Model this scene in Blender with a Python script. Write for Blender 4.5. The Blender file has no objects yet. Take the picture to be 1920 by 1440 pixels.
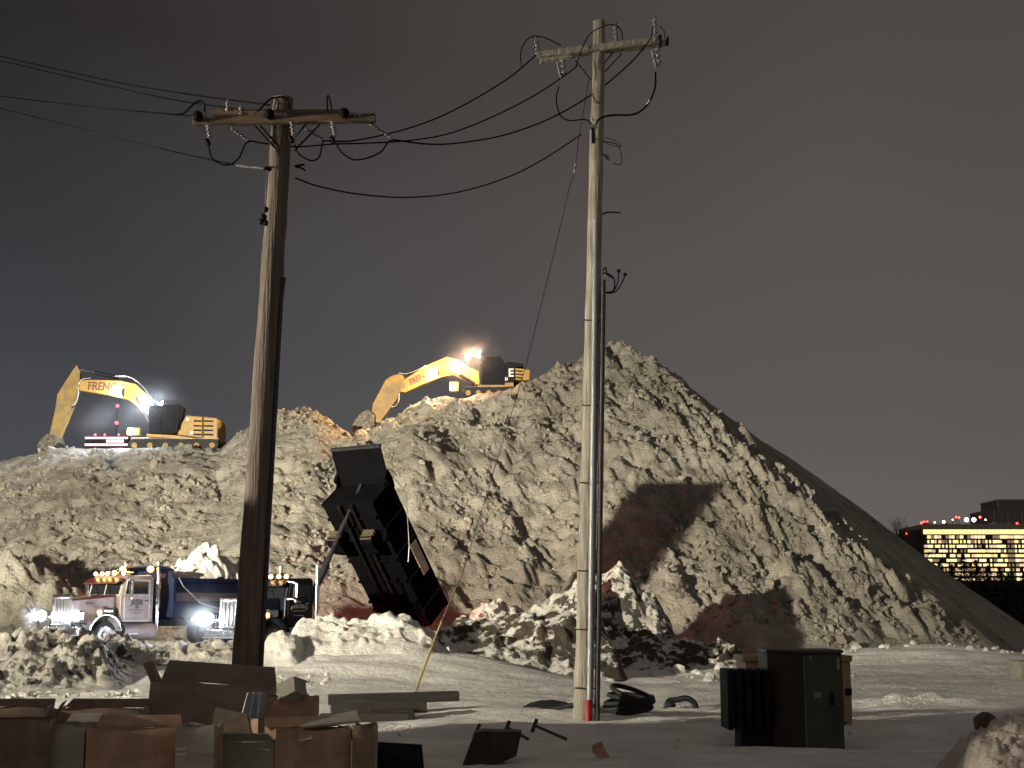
import bpy, bmesh, math, random
import numpy as np
from mathutils import Vector, Matrix, Euler
R = math.radians
S = bpy.context.scene
COL = S.collection
random.seed(7)

# ------------------------------------------------------------------ camera
FPX, HZ, CAMH = 2600.0, 1150.0, 2.4
PITCH = math.atan((HZ-720)/FPX)
cd = bpy.data.cameras.new('camera'); cam = bpy.data.objects.new('camera', cd); COL.objects.link(cam)
cam.location = (0, 0, CAMH); cam.rotation_euler = (math.pi/2+PITCH, 0, 0)
cd.sensor_width = 36; cd.lens = 36*FPX/1920; cd.clip_start = .1; cd.clip_end = 12000
S.camera = cam

def at(px, py, Y):
    """world point seen at photo pixel (px,py) at ground distance Y"""
    u = (px-960)/FPX; v = (720-py)/FPX
    dy = math.cos(PITCH)-v*math.sin(PITCH); dz = math.sin(PITCH)+v*math.cos(PITCH)
    t = Y/dy
    return Vector((u*t, Y, CAMH+dz*t))

# ------------------------------------------------------------------ night sky (cloud lit by the city)
w = bpy.data.worlds.new('World'); S.world = w; w.use_nodes = True
nt = w.node_tree; N = nt.nodes; L = nt.links; N.clear()
out = N.new('ShaderNodeOutputWorld'); bg = N.new('ShaderNodeBackground'); L.new(bg.outputs[0], out.inputs[0])
tc = N.new('ShaderNodeTexCoord'); sx = N.new('ShaderNodeSeparateXYZ'); L.new(tc.outputs['Generated'], sx.inputs[0])
nz = N.new('ShaderNodeTexNoise'); nz.inputs['Scale'].default_value = 3.2; nz.inputs['Detail'].default_value = 5
L.new(tc.outputs['Generated'], nz.inputs['Vector'])
def ramp(stops):
    r = N.new('ShaderNodeValToRGB'); e = r.color_ramp.elements
    while len(e) > 1: e.remove(e[0])
    e[0].position = stops[0][0]; e[0].color = (*stops[0][1], 1)
    for p, c in stops[1:]:
        k = e.new(p); k.color = (*c, 1)
    return r
ad = N.new('ShaderNodeMath'); ad.operation = 'MULTIPLY_ADD'; ad.inputs[1].default_value = .15; L.new(nz.outputs[0], ad.inputs[0])
L.new(sx.outputs[2], ad.inputs[2])
# offset -> value ~ z+.05
west = ramp([(0, (.060, .064, .074)), (.10, (.066, .072, .082)), (.22, (.056, .060, .068)), (.34, (.034, .034, .038)), (.46, (.020, .018, .018)), (.7, (.030, .028, .027)), (1, (.04, .037, .034))])
east = ramp([(0, (.13, .112, .10)), (.10, (.122, .108, .098)), (.22, (.092, .084, .078)), (.34, (.086, .074, .067)), (.46, (.066, .057, .052)), (.7, (.05, .044, .04)), (1, (.05, .044, .04))])
L.new(ad.outputs[0], west.inputs[0]); L.new(ad.outputs[0], east.inputs[0])
mx = N.new('ShaderNodeMix'); mx.data_type = 'RGBA'
mr = N.new('ShaderNodeMapRange'); mr.inputs[1].default_value = -.40; mr.inputs[2].default_value = .22; mr.interpolation_type = 'SMOOTHSTEP'
L.new(sx.outputs[0], mr.inputs[0]); L.new(mr.outputs[0], mx.inputs[0]); L.new(west.outputs[0], mx.inputs[6]); L.new(east.outputs[0], mx.inputs[7])
# extra glow added behind the camera as fill for the foreground
mb = N.new('ShaderNodeMix'); mb.data_type = 'RGBA'; mb2 = N.new('ShaderNodeMapRange')
mb2.inputs[1].default_value = .5; mb2.inputs[2].default_value = -.6; L.new(sx.outputs[1], mb2.inputs[0])
L.new(mb2.outputs[0], mb.inputs[0]); L.new(mx.outputs[2], mb.inputs[6]); mb.inputs[7].default_value = (.15, .136, .126, 1)
L.new(mb.outputs[2], bg.inputs[0]); bg.inputs[1].default_value = 1.13
S.view_settings.view_transform = 'Standard'; S.view_settings.look = 'None'
S.view_settings.exposure = 0; S.view_settings.gamma = 1

# ------------------------------------------------------------------ light tower (left of the frame)
TOWER = Vector((-32.5, 16.0, 0)); LAMPZ = 7.5
WARM = (1.0, .915, .72)
def spot(loc, target, power, size, blend=1.0, col=WARM, soft=.32, nm='floodlight_beam', parent=None):
    d = bpy.data.lights.new(nm, 'SPOT'); d.energy = power; d.spot_size = R(size); d.spot_blend = blend
    d.color = col; d.shadow_soft_size = soft
    o = bpy.data.objects.new(nm, d); COL.objects.link(o); o.location = loc
    o.rotation_euler = (Vector(target)-Vector(loc)).to_track_quat('-Z', 'Y').to_euler()
    if parent:
        o.parent = parent; o.matrix_parent_inverse = Matrix.Translation(-parent.location)
    return o
def aim(az, el, dist=60):
    return TOWER+Vector((math.sin(R(az))*dist, math.cos(R(az))*dist, LAMPZ+math.tan(R(el))*dist))
HEADS = [(1, 6.5, 285000, 34, 1.8), (18, 6.5, 285000, 34, 1.8), (34, 5, 380000, 34, 1.8), (62, -5.5, 105000, 50, 1.4), (27, -10, 60000, 34, 1.6)]

# ------------------------------------------------------------------ helpers
def ground_mask(): pass
MATS = {}
def mat(name, col, rough=.6, metal=0, var=.15, scale=6, bump=.0, bscale=40, spec=.5, stretch=None, col2=None, emit=None, estr=0, wave=False, coat=0, trans=0):
    if name in MATS: return MATS[name]
    m = bpy.data.materials.new(name); m.use_nodes = True; n = m.node_tree.nodes; l = m.node_tree.links
    b = n['Principled BSDF']; b.inputs['Roughness'].default_value = rough; b.inputs['Metallic'].default_value = metal
    b.inputs['Specular IOR Level'].default_value = spec; b.inputs['Coat Weight'].default_value = coat
    t = n.new('ShaderNodeTexCoord'); mp = n.new('ShaderNodeMapping'); l.new(t.outputs['Object'], mp.inputs[0])
    if stretch: mp.inputs['Scale'].default_value = stretch
    z = n.new('ShaderNodeTexNoise'); z.inputs['Scale'].default_value = scale; z.inputs['Detail'].default_value = 5; z.inputs['Roughness'].default_value = .6
    l.new(mp.outputs[0], z.inputs['Vector'])
    c2 = col2 or tuple(max(0, c*(1-var*2)) for c in col)
    r = n.new('ShaderNodeValToRGB'); r.color_ramp.elements[0].position = .34; r.color_ramp.elements[1].position = .68
    r.color_ramp.elements[0].color = (*c2, 1); r.color_ramp.elements[1].color = (*(min(1, c*(1+var)) for c in col), 1) if not col2 else (*col, 1)
    l.new(z.outputs[0], r.inputs[0]); l.new(r.outputs[0], b.inputs['Base Color'])
    rr = n.new('ShaderNodeMapRange'); rr.inputs[3].default_value = max(0, rough-.12); rr.inputs[4].default_value = min(1, rough+.12)
    l.new(z.outputs[0], rr.inputs[0]); l.new(rr.outputs[0], b.inputs['Roughness'])
    if bump:
        z2 = n.new('ShaderNodeTexNoise'); z2.inputs['Scale'].default_value = bscale; z2.inputs['Detail'].default_value = 4
        l.new(mp.outputs[0], z2.inputs['Vector'])
        bp = n.new('ShaderNodeBump'); bp.inputs['Strength'].default_value = bump; bp.inputs['Distance'].default_value = .05
        l.new(z2.outputs[0], bp.inputs['Height']); l.new(bp.outputs[0], b.inputs['Normal'])
    if emit:
        b.inputs['Emission Color'].default_value = (*emit, 1); b.inputs['Emission Strength'].default_value = estr
    MATS[name] = m; return m
def glow(name, col, strength):
    return mat(name, (.8, .8, .8), .3, emit=col, estr=strength)

M_yellow = mat('machine_yellow', (.36, .205, .022), .5, var=.12, scale=1.6, col2=(.20, .12, .03))
M_ydirty = mat('dirty_machine_yellow', (.28, .17, .028), .6, var=.2, scale=2, col2=(.14, .10, .045))
M_black = mat('black_paint', (.010, .010, .012), .7, var=.2, spec=.12)
M_dark = mat('dark_steel', (.02, .02, .022), .6, metal=.2, var=.3, spec=.2)
M_steel = mat('worn_steel', (.28, .27, .26), .4, metal=.7, var=.3)
M_chrome = mat('chrome', (.75, .75, .75), .16, metal=1, var=.08)
M_rubber = mat('black_rubber', (.012, .012, .012), .75, var=.2)
M_glass = mat('dark_glass', (.01, .012, .014), .08, var=.1, spec=.8)
M_white = mat('white_truck_paint', (.21, .17, .165), .45, var=.1, scale=1.5, col2=(.11, .075, .07))
M_maroon = mat('maroon_paint', (.085, .018, .018), .35, coat=.3)
M_navy = mat('navy_paint', (.004, .006, .015), .4, coat=.1, var=.2, spec=.2)
M_bednavy = mat('navy_bed_paint', (.006, .012, .032), .6, var=.3, scale=2, spec=.15)
M_bedblack = mat('black_bed_paint', (.0028, .0028, .0034), .85, var=.1, scale=1, spec=.0)
M_text = mat('dark_red_lettering', (.09, .02, .015), .5, var=.1)
M_tblack = mat('black_lettering', (.02, .02, .02), .5, var=.1)
M_twhite = mat('pale_lettering', (.35, .33, .28), .5, var=.1)
M_woodpale = mat('weathered_pale_wood', (.44, .40, .33), .85, var=.25, scale=9, bump=.6, bscale=22, stretch=(1.5, 1.5, .12), col2=(.19, .165, .13))
M_wooddark = mat('dark_brown_wood', (.215, .165, .13), .8, var=.3, scale=9, bump=.8, bscale=22, stretch=(1.5, 1.5, .1), col2=(.105, .08, .066))  # darker brown than the other pole's wood
M_conduit = mat('grey_conduit', (.30, .31, .32), .45, metal=.35, var=.12, scale=3, stretch=(1, 1, .2))
M_conduitd = mat('dark_conduit', (.05, .052, .055), .5, var=.2)
M_redband = mat('red_marker', (.33, .02, .015), .5)
M_cable = mat('black_cable', (.008, .008, .008), .8, spec=.05)
M_ceramic = mat('grey_ceramic', (.30, .28, .26), .25)
M_kraft = mat('kraft_cardboard', (.46, .29, .19), .85, var=.15, scale=3, bump=.15, bscale=60, col2=(.26, .16, .10))  # orange tone also stands for the lamplit carton faces
M_grey = mat('shaded_grey_cardboard', (.34, .31, .26), .85, var=.15, scale=3, bump=.15, bscale=60, col2=(.24, .215, .18))  # grey tone holds the shade on carton faces turned from the light
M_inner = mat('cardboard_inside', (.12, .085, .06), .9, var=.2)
M_label = mat('paper_label', (.62, .62, .60), .7, var=.05)
M_tape = mat('clear_tape', (.40, .40, .38), .3, var=.05)
M_film = mat('grey_plastic_film', (.30, .33, .36), .35, var=.15)
M_timber = mat('shade_dark_timber', (.06, .053, .045), .9, var=.3, scale=5, bump=.5, stretch=(.3, 2, 2), col2=(.035, .03, .025))  # colour darkened to stand for the shade over the timber stack
M_green = mat('dark_green_enamel', (.034, .050, .020), .5, var=.25, scale=2)
M_brown = mat('rusty_brown_enamel', (.030, .018, .010), .6, var=.3, scale=3)
M_tan = mat('tan_enamel', (.32, .22, .11), .55, var=.12, scale=3)
M_concrete = mat('concrete', (.36, .34, .28), .9, var=.15, scale=4, bump=.3)
M_rust = mat('rusty_guy_guard', (.26, .15, .05), .7, var=.3, scale=8)

def snowmat(name, c1, c2, c3=None, dirt=None, sc=.9, bump=.6, bsc=5, thr=.5, fine=30):
    m = bpy.data.materials.new(name); m.use_nodes = True; n = m.node_tree.nodes; l = m.node_tree.links
    b = n['Principled BSDF']; b.inputs['Roughness'].default_value = .75; b.inputs['Specular IOR Level'].default_value = .25
    t = n.new('ShaderNodeTexCoord')
    def noise(s, d=6, rgh=.6, vec=None):
        z = n.new('ShaderNodeTexNoise'); z.inputs['Scale'].default_value = s; z.inputs['Detail'].default_value = d; z.inputs['Roughness'].default_value = rgh
        l.new(vec or t.outputs['Object'], z.inputs['Vector']); return z
    def rmp(src, p0, p1, a, b_):
        r = n.new('ShaderNodeValToRGB'); e = r.color_ramp.elements; e[0].position = p0; e[1].position = p1
        e[0].color = (*a, 1); e[1].color = (*b_, 1); l.new(src, r.inputs[0]); return r
    z1 = noise(sc); r1 = rmp(z1.outputs[0], .36, .64, c2, c1)
    cur = r1.outputs[0]
    if c3:
        z3 = noise(sc*.16, 4); r3 = rmp(z3.outputs[0], .42, .62, (0, 0, 0), (1, 1, 1))
        mx_ = n.new('ShaderNodeMix'); mx_.data_type = 'RGBA'; l.new(r3.outputs[0], mx_.inputs[0]); l.new(cur, mx_.inputs[6]); mx_.inputs[7].default_value = (*c3, 1)
        mlt = n.new('ShaderNodeMix'); mlt.data_type = 'RGBA'; mlt.inputs[0].default_value = .55; l.new(cur, mlt.inputs[6]); l.new(mx_.outputs[2], mlt.inputs[7]); cur = mlt.outputs[2]
    if dirt:
        z4 = noise(sc*1.3, 7, .68); g = n.new('ShaderNodeNewGeometry'); s_ = n.new('ShaderNodeSeparateXYZ'); l.new(g.outputs['Normal'], s_.inputs[0])
        ma = n.new('ShaderNodeMath'); ma.operation = 'MULTIPLY_ADD'; ma.inputs[1].default_value = -.32; l.new(s_.outputs[2], ma.inputs[0]); l.new(z4.outputs[0], ma.inputs[2])
        r4 = rmp(ma.outputs[0], thr-.30-.03, thr-.30+.03, (0, 0, 0), (1, 1, 1))
        zd = noise(9, 6); rd = rmp(zd.outputs[0], .3, .7, tuple(c*.45 for c in dirt), dirt)
        m2 = n.new('ShaderNodeMix'); m2.data_type = 'RGBA'; l.new(r4.outputs[0], m2.inputs[0]); l.new(cur, m2.inputs[6]); l.new(rd.outputs[0], m2.inputs[7]); cur = m2.outputs[2]
    l.new(cur, b.inputs['Base Color'])
    zb = noise(bsc, 8, .65); zf = noise(fine, 4)
    ms = n.new('ShaderNodeMath'); ms.operation = 'MULTIPLY_ADD'; ms.inputs[1].default_value = .3; l.new(zf.outputs[0], ms.inputs[0]); l.new(zb.outputs[0], ms.inputs[2])
    bp = n.new('ShaderNodeBump'); bp.inputs['Strength'].default_value = bump; bp.inputs['Distance'].default_value = .25
    l.new(ms.outputs[0], bp.inputs['Height']); l.new(bp.outputs[0], b.inputs['Normal'])
    return m
M_snow = snowmat('fresh_snow', (.80, .78, .74), (.60, .58, .54), sc=.7, bump=.5, bsc=3.5, fine=16)
M_pile = snowmat('dirty_plowed_snow', (.37, .345, .29), (.215, .20, .165), c3=(.125, .115, .09), sc=.8, bump=.9, bsc=4.5, fine=16)
M_berm = snowmat('rubble_snow', (.66, .63, .56), (.36, .34, .30), dirt=(.07, .062, .055), sc=1.1, bump=.7, bsc=4, thr=.64)
M_clean = snowmat('lumpy_snow', (.70, .68, .62), (.48, .46, .42), sc=1.5, bump=.6, bsc=5)
mat_near = snowmat('near_lumpy_snow', (.62, .54, .47), (.40, .34, .30), sc=4, bump=.5, bsc=14)
M_dirt = snowmat('soil_and_snow', (.72, .70, .64), (.60, .57, .52), dirt=(.085, .070, .050), sc=.9, bump=.8, bsc=4, thr=.535)

def prop(o, label=None, cat=None, group=None, kind=None):
    if label: o['label'] = label
    if cat: o['category'] = cat
    if group: o['group'] = group
    if kind: o['kind'] = kind
    return o
def thing(name, label, cat, loc=(0, 0, 0), rot=(0, 0, 0), group=None):
    o = bpy.data.objects.new(name, None); COL.objects.link(o); o.location = loc; o.rotation_euler = rot; o.empty_display_size = .3
    return prop(o, label, cat, group)

class MB:
    def __init__(s): s.v = []; s.f = []; s.sm = []; s.mi = []; s.cur = 0
    def add(s, vs, fs, smooth=False, M=None):
        b = len(s.v)
        for p in vs:
            p = Vector(p); s.v.append(tuple(M @ p) if M else tuple(p))
        for f in fs: s.f.append([b+i for i in f]); s.sm.append(smooth); s.mi.append(s.cur)
        return s
    def box(s, x0, x1, y0, y1, z0, z1, M=None):
        vs = [(x, y, z) for x in (x0, x1) for y in (y0, y1) for z in (z0, z1)]
        return s.add(vs, [(0, 1, 3, 2), (4, 6, 7, 5), (0, 4, 5, 1), (2, 3, 7, 6), (0, 2, 6, 4), (1, 5, 7, 3)], M=M)
    def prism(s, poly, y0, y1, M=None):   # poly of (x,z) extruded along y
        a = sum(poly[i][0]*poly[(i+1) % len(poly)][1]-poly[(i+1) % len(poly)][0]*poly[i][1] for i in range(len(poly)))
        if a < 0: poly = poly[::-1]
        n = len(poly); vs = [(x, y0, z) for x, z in poly]+[(x, y1, z) for x, z in poly]
        fs = [tuple(range(n)), tuple(range(2*n-1, n-1, -1))]+[(i, i+n, (i+1) % n+n, (i+1) % n) for i in range(n)]
        return s.add(vs, fs, M=M)
    def tube(s, pts, r, seg=8, caps=True, M=None):
        pts = [Vector(p) for p in pts]; n = len(pts)
        rs = list(r) if isinstance(r, (list, tuple)) else [r]*n
        vs = []; up = None
        for i, p in enumerate(pts):
            d = (pts[min(i+1, n-1)]-pts[max(i-1, 0)]).normalized()
            if up is None: up = Vector((0, 0, 1)) if abs(d.z) < .9 else Vector((1, 0, 0))
            a = d.cross(up).normalized(); b = a.cross(d).normalized(); up = b
            for k in range(seg):
                t = 2*math.pi*k/seg; vs.append(p+(a*math.cos(t)+b*math.sin(t))*rs[i])
        fs = [(i*seg+k, (i+1)*seg+k, (i+1)*seg+(k+1) % seg, i*seg+(k+1) % seg) for i in range(n-1) for k in range(seg)]
        s.add(vs, fs, True, M)
        if caps:
            s.add(vs[:seg], [tuple(range(seg))], False, M); s.add(vs[-seg:], [tuple(range(seg-1, -1, -1))], False, M)
        return s
    def cyl(s, p0, p1, r, seg=16, r1=None, M=None): return s.tube([p0, p1], [r, r if r1 is None else r1], seg, M=M)
    def ball(s, c, r, seg=10, rings=7, sc=(1, 1, 1), M=None):
        vs = []; c = Vector(c)
        for i in range(rings+1):
            th = math.pi*i/rings
            for k in range(seg):
                ph = 2*math.pi*k/seg; vs.append(c+Vector((r*sc[0]*math.sin(th)*math.cos(ph), r*sc[1]*math.sin(th)*math.sin(ph), r*sc[2]*math.cos(th))))
        fs = [(i*seg+k, (i+1)*seg+k, (i+1)*seg+(k+1) % seg, i*seg+(k+1) % seg) for i in range(rings) for k in range(seg)]
        return s.add(vs, fs, True, M)
    def build(s, name, m, parent=None, bevel=0, loc=None):
        me = bpy.data.meshes.new(name); me.from_pydata(s.v, [], s.f); me.update()
        for q in (m if isinstance(m, (list, tuple)) else [m]): me.materials.append(q)
        me.polygons.foreach_set('use_smooth', s.sm); me.polygons.foreach_set('material_index', s.mi)
        o = bpy.data.objects.new(name, me); COL.objects.link(o)
        if parent: o.parent = parent
        if loc is not None: o.location = loc
        if bevel:
            b = o.modifiers.new('bevel', 'BEVEL'); b.width = bevel; b.segments = 2; b.limit_method = 'ANGLE'; b.angle_limit = R(40)
        return o
def text(body, size, m, parent, loc, rot, name='lettering', extrude=.004, arc=0, sx_=1.0, bold=.0):
    cu = bpy.data.curves.new(name, 'FONT'); cu.body = body; cu.size = size; cu.extrude = extrude; cu.align_x = 'CENTER'; cu.align_y = 'CENTER'; cu.offset = bold
    t = bpy.data.objects.new(name, cu); COL.objects.link(t)
    dg = bpy.context.evaluated_depsgraph_get(); me = bpy.data.meshes.new_from_object(t.evaluated_get(dg))
    bpy.data.objects.remove(t)
    for v in me.vertices:
        v.co.x *= sx_
        if arc: v.co.y -= arc*v.co.x**2
    me.materials.clear(); me.materials.append(m)
    o = bpy.data.objects.new(name, me); COL.objects.link(o); o.parent = parent; o.location = loc; o.rotation_euler = rot
    return o

# ------------------------------------------------------------------ numpy noise
def sstep(a, b, x):
    t = np.clip((x-a)/(b-a), 0, 1); return t*t*(3-2*t)
def perlin(x, y, seed=0):
    rg = np.random.RandomState(seed); G = rg.rand(256, 256)*2*np.pi
    gx = np.cos(G); gy = np.sin(G)
    xi = np.floor(x).astype(int); yi = np.floor(y).astype(int); fx = x-xi; fy = y-yi
    u = fx**3*(fx*(fx*6-15)+10); v = fy**3*(fy*(fy*6-15)+10)
    def g(a, b):
        i = (xi+a) & 255; j = (yi+b) & 255; return gx[i, j]*(fx-a)+gy[i, j]*(fy-b)
    return ((g(0, 0)*(1-u)+g(1, 0)*u)*(1-v)+(g(0, 1)*(1-u)+g(1, 1)*u)*v)*1.5
def fbm(x, y, o=4, seed=0, gain=.5, ridge=False):
    s = 0; a = 1; f = 1; t = 0
    for k in range(o):
        n = perlin(x*f+k*17.3, y*f-k*9.1, seed+k)
        if ridge: n = 1-2*np.abs(n)
        s = s+n*a; t += a; a *= gain; f *= 2.03
    return s/t
def worley(x, y, seed=0):
    rg = np.random.RandomState(seed); PX = rg.rand(256, 256); PY = rg.rand(256, 256); HH = rg.rand(256, 256)
    xi = np.floor(x).astype(int); yi = np.floor(y).astype(int); f1 = np.full(x.shape, 9.); f2 = np.full(x.shape, 9.); h = np.zeros(x.shape)
    for a in (-1, 0, 1):
        for b in (-1, 0, 1):
            i = (xi+a) & 255; j = (yi+b) & 255
            d = np.hypot(xi+a+PX[i, j]-x, yi+b+PY[i, j]-y)
            c = d < f1; f2 = np.where(c, f1, np.minimum(f2, d)); h = np.where(c, HH[i, j], h); f1 = np.where(c, d, f1)
    return f1, f2, h
def chunks(x, y, seed, s):
    """rounded blocks of random height, about s metres across"""
    wx = x+perlin(x/s*.9, y/s*.9, seed+5)*s*.35; wy = y+perlin(x/s*.9+40, y/s*.9, seed+6)*s*.35
    f1, f2, h = worley(wx/s, wy/s, seed)
    return (.6*np.clip(1-f1*f1*1.6, 0, 1)+.4*np.clip((f2-f1)*1.6, 0, 1))*(h**1.5)
def gridmesh(name, xs, ys, Z, m, keep=None, smooth=False, parent=None, X=None, Yg=None):
    nx, ny = len(xs), len(ys)
    if X is None: X, Yg = np.meshgrid(xs, ys)
    co = np.stack([X, Yg, Z], -1).reshape(-1, 3).astype(np.float32)
    i = np.arange((ny-1)*(nx-1)); r = i//(nx-1); c = i % (nx-1); a = r*nx+c
    q = np.stack([a, a+1, a+nx+1, a+nx], 1)
    if keep is not None:
        kf = keep.reshape(-1)[q].any(1); q = q[kf]
        used = np.zeros(len(co), bool); used[q.reshape(-1)] = True
        idx = np.cumsum(used)-1; co = co[used]; q = idx[q]
    me = bpy.data.meshes.new(name); me.vertices.add(len(co)); me.vertices.foreach_set('co', co.reshape(-1))
    me.loops.add(len(q)*4); me.loops.foreach_set('vertex_index', q.reshape(-1).astype(np.int32))
    me.polygons.add(len(q)); me.polygons.foreach_set('loop_start', np.arange(0, len(q)*4, 4, dtype=np.int32))
    me.polygons.foreach_set('loop_total', np.full(len(q), 4, dtype=np.int32))
    me.polygons.foreach_set('use_smooth', np.full(len(q), smooth)); me.update(calc_edges=True); me.validate()
    me.materials.append(m)
    o = bpy.data.objects.new(name, me); COL.objects.link(o)
    if parent: o.parent = parent
    return o

# ------------------------------------------------------------------ ground
def g_base(x, y):
    x = np.asarray(x, float); y = np.asarray(y, float)
    near = sstep(14, 18, y)*(1-sstep(85, 110, y))
    h = .97*sstep(43.5, 50.5, y)*sstep(4, -3, x)*(1-sstep(110, 140, y))
    h = h+.85*np.exp(-((y-66)/4.5)**2-((x-20)/7.5)**2)+.35*np.exp(-((y-63)/5)**2-((x-8)/6)**2)
    # wind drifts
    h = h+near*(.16*perlin(x/7, y/3.2, 31)+.07*perlin(x/2.6+.3*y, y/1.1, 32))
    h = h+.30*np.exp(-((y-31.8-.02*x)/2.0)**2-((x+1.0)/3.2)**2)   # drift by the timbers
    h = h+.22*np.exp(-((y-29.2)/.9)**2-((x-4)/5)**2)
    h = h+.24*np.exp(-((y-37.5+(x-11)*.35)/.45)**2-((x-10.8)/1.9)**2)*(1+.6*perlin(x*2.2, y*2.2, 5))
    h = h-.12*np.exp(-((y-26.5)/1.5)**2-((x-9)/4)**2)
    return h
def g_fine(x, y):
    near = sstep(14, 18, y)*(1-sstep(80, 105, y))
    return near*(.055*fbm(x*.55, y*2.0, 4, 41)+.022*fbm(x*2.2, y*5, 3, 44, ridge=True))
def gz(x, y): return float(g_base(np.array([float(x)]), np.array([float(y)]))[0])
def spread(a, b, st, lim, fac=1.12):
    core = list(np.arange(a, b, st)); s = st; v = core[-1]; right = []
    while v < lim: s *= fac; v += s; right.append(v)
    return core, right
cx, rx = spread(-24, 26, .13, 3500); lx = [-24-(v-26+0) for v in rx][::-1]
lx = [-24-(v-rx[0]+.15) for v in rx][::-1]
xs = np.array(lx+cx+rx)
cy, ry = spread(15, 70, .10, 6000)
ly = list(15-np.array([3000, 1500, 700, 300, 120, 60, 40, 30, 22, 16, 11, 7, 4, 2, .8, .3]))
ys = np.array(ly+cy+ry)
XX, YY = np.meshgrid(xs, ys)
prop(gridmesh('ground', xs, ys, g_base(XX, YY)+g_fine(XX, YY), M_snow, smooth=True), kind='structure')

# ------------------------------------------------------------------ the great snow pile
AX, AY, AH = 8.1, 105.0, 22.5
RIDGE = [  # px, toeY, mid stations, ridge Y, py
 (-500, 66, [], 98, 890), (0, 66, [], 98, 868), (60, 66, [], 98, 853), (105, 66, [], 98, 836), (270, 66, [], 98, 836), (415, 66, [], 98, 840),
 (445, 66, [], 99, 815), (490, 66, [], 99.5, 785), (530, 66, [], 100, 768), (590, 66, [], 100, 770), (628, 67, [], 100, 790), (662, 68, [(88, 835)], 100, 822),
 (700, 69, [(88, 836), (93, 830)], 101, 808), (780, 70, [(88, 810), (93, 806)], 101, 770), (800, 70, [(88, 812), (93, 800)], 101, 756), (870, 71, [(89, 826), (94, 790)], 102, 744),
 (970, 71, [(90, 826), (95, 770)], 103, 726), (1000, 72, [(91, 815), (96, 750)], 103.5, 712), (1050, 72, [(92, 800)], 104, 688), (1095, 73, [], 105, 664), (1140, 73, [], 105, 650), (1170, 76, [], 105, 660),
 (1240, 78, [], 105, 900), (1330, 80, [], 105, 1240), (2200, 80, [], 105, 1300)]
YS = np.array([60, 64, 68, 72, 76, 80, 84, 88, 91, 94, 97, 99, 101, 103, 105, 108, 112, 118, 126, 136, 150.])
UC = np.array([(c[0]-960)/FPX for c in RIDGE]); LT = np.zeros((len(RIDGE), len(YS)))
for i, (px, ty, mids, ry_, py) in enumerate(RIDGE):
    er = at(px, py, ry_).z; g0 = .5 if px < 900 else 0
    st = [(ty-3, -1.2), (ty, g0)]
    if mids: st += [(ty+(mids[0][0]-ty)*.5, (g0+at(px, mids[0][1], mids[0][0]).z)*.47)]+[(Y_, at(px, p_, Y_).z) for Y_, p_ in mids]
    else: st += [(ty+(ry_-ty)*f, g0+(er-g0)*k) for f, k in ((.25, .26), (.5, .53), (.75, .80))]
    st += [(ry_, er), (ry_+13, er+.15), (ry_+32, -1)]
    LT[i] = np.interp(YS, [a for a, b in st], [b for a, b in st])
def smax(a, b, k=1.0):
    hh = np.clip(.5+.5*(a-b)/k, 0, 1); return b*(1-hh)+a*hh+k*hh*(1-hh)
def pile_base(x, y):
    u = x/y*math.cos(PITCH)*1.0
    iu = np.clip(np.searchsorted(UC, u)-1, 0, len(UC)-2); tu = np.clip((u-UC[iu])/(UC[iu+1]-UC[iu]), 0, 1)
    iy = np.clip(np.searchsorted(YS, y)-1, 0, len(YS)-2); ty = np.clip((y-YS[iy])/(YS[iy+1]-YS[iy]), 0, 1)
    lat = (LT[iu, iy]*(1-tu)+LT[iu+1, iy]*tu)*(1-ty)+(LT[iu, iy+1]*(1-tu)+LT[iu+1, iy+1]*tu)*ty
    dx = x-AX; dy = y-AY; r = np.hypot(dx, dy)
    pl_ = (dx*math.sin(R(66))-dy*math.cos(R(66)))/.855; r = smax(r, pl_, .8); cone = AH-.708*(np.sqrt(r*r+4)-2)
    return smax(lat, cone, .8)
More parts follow.
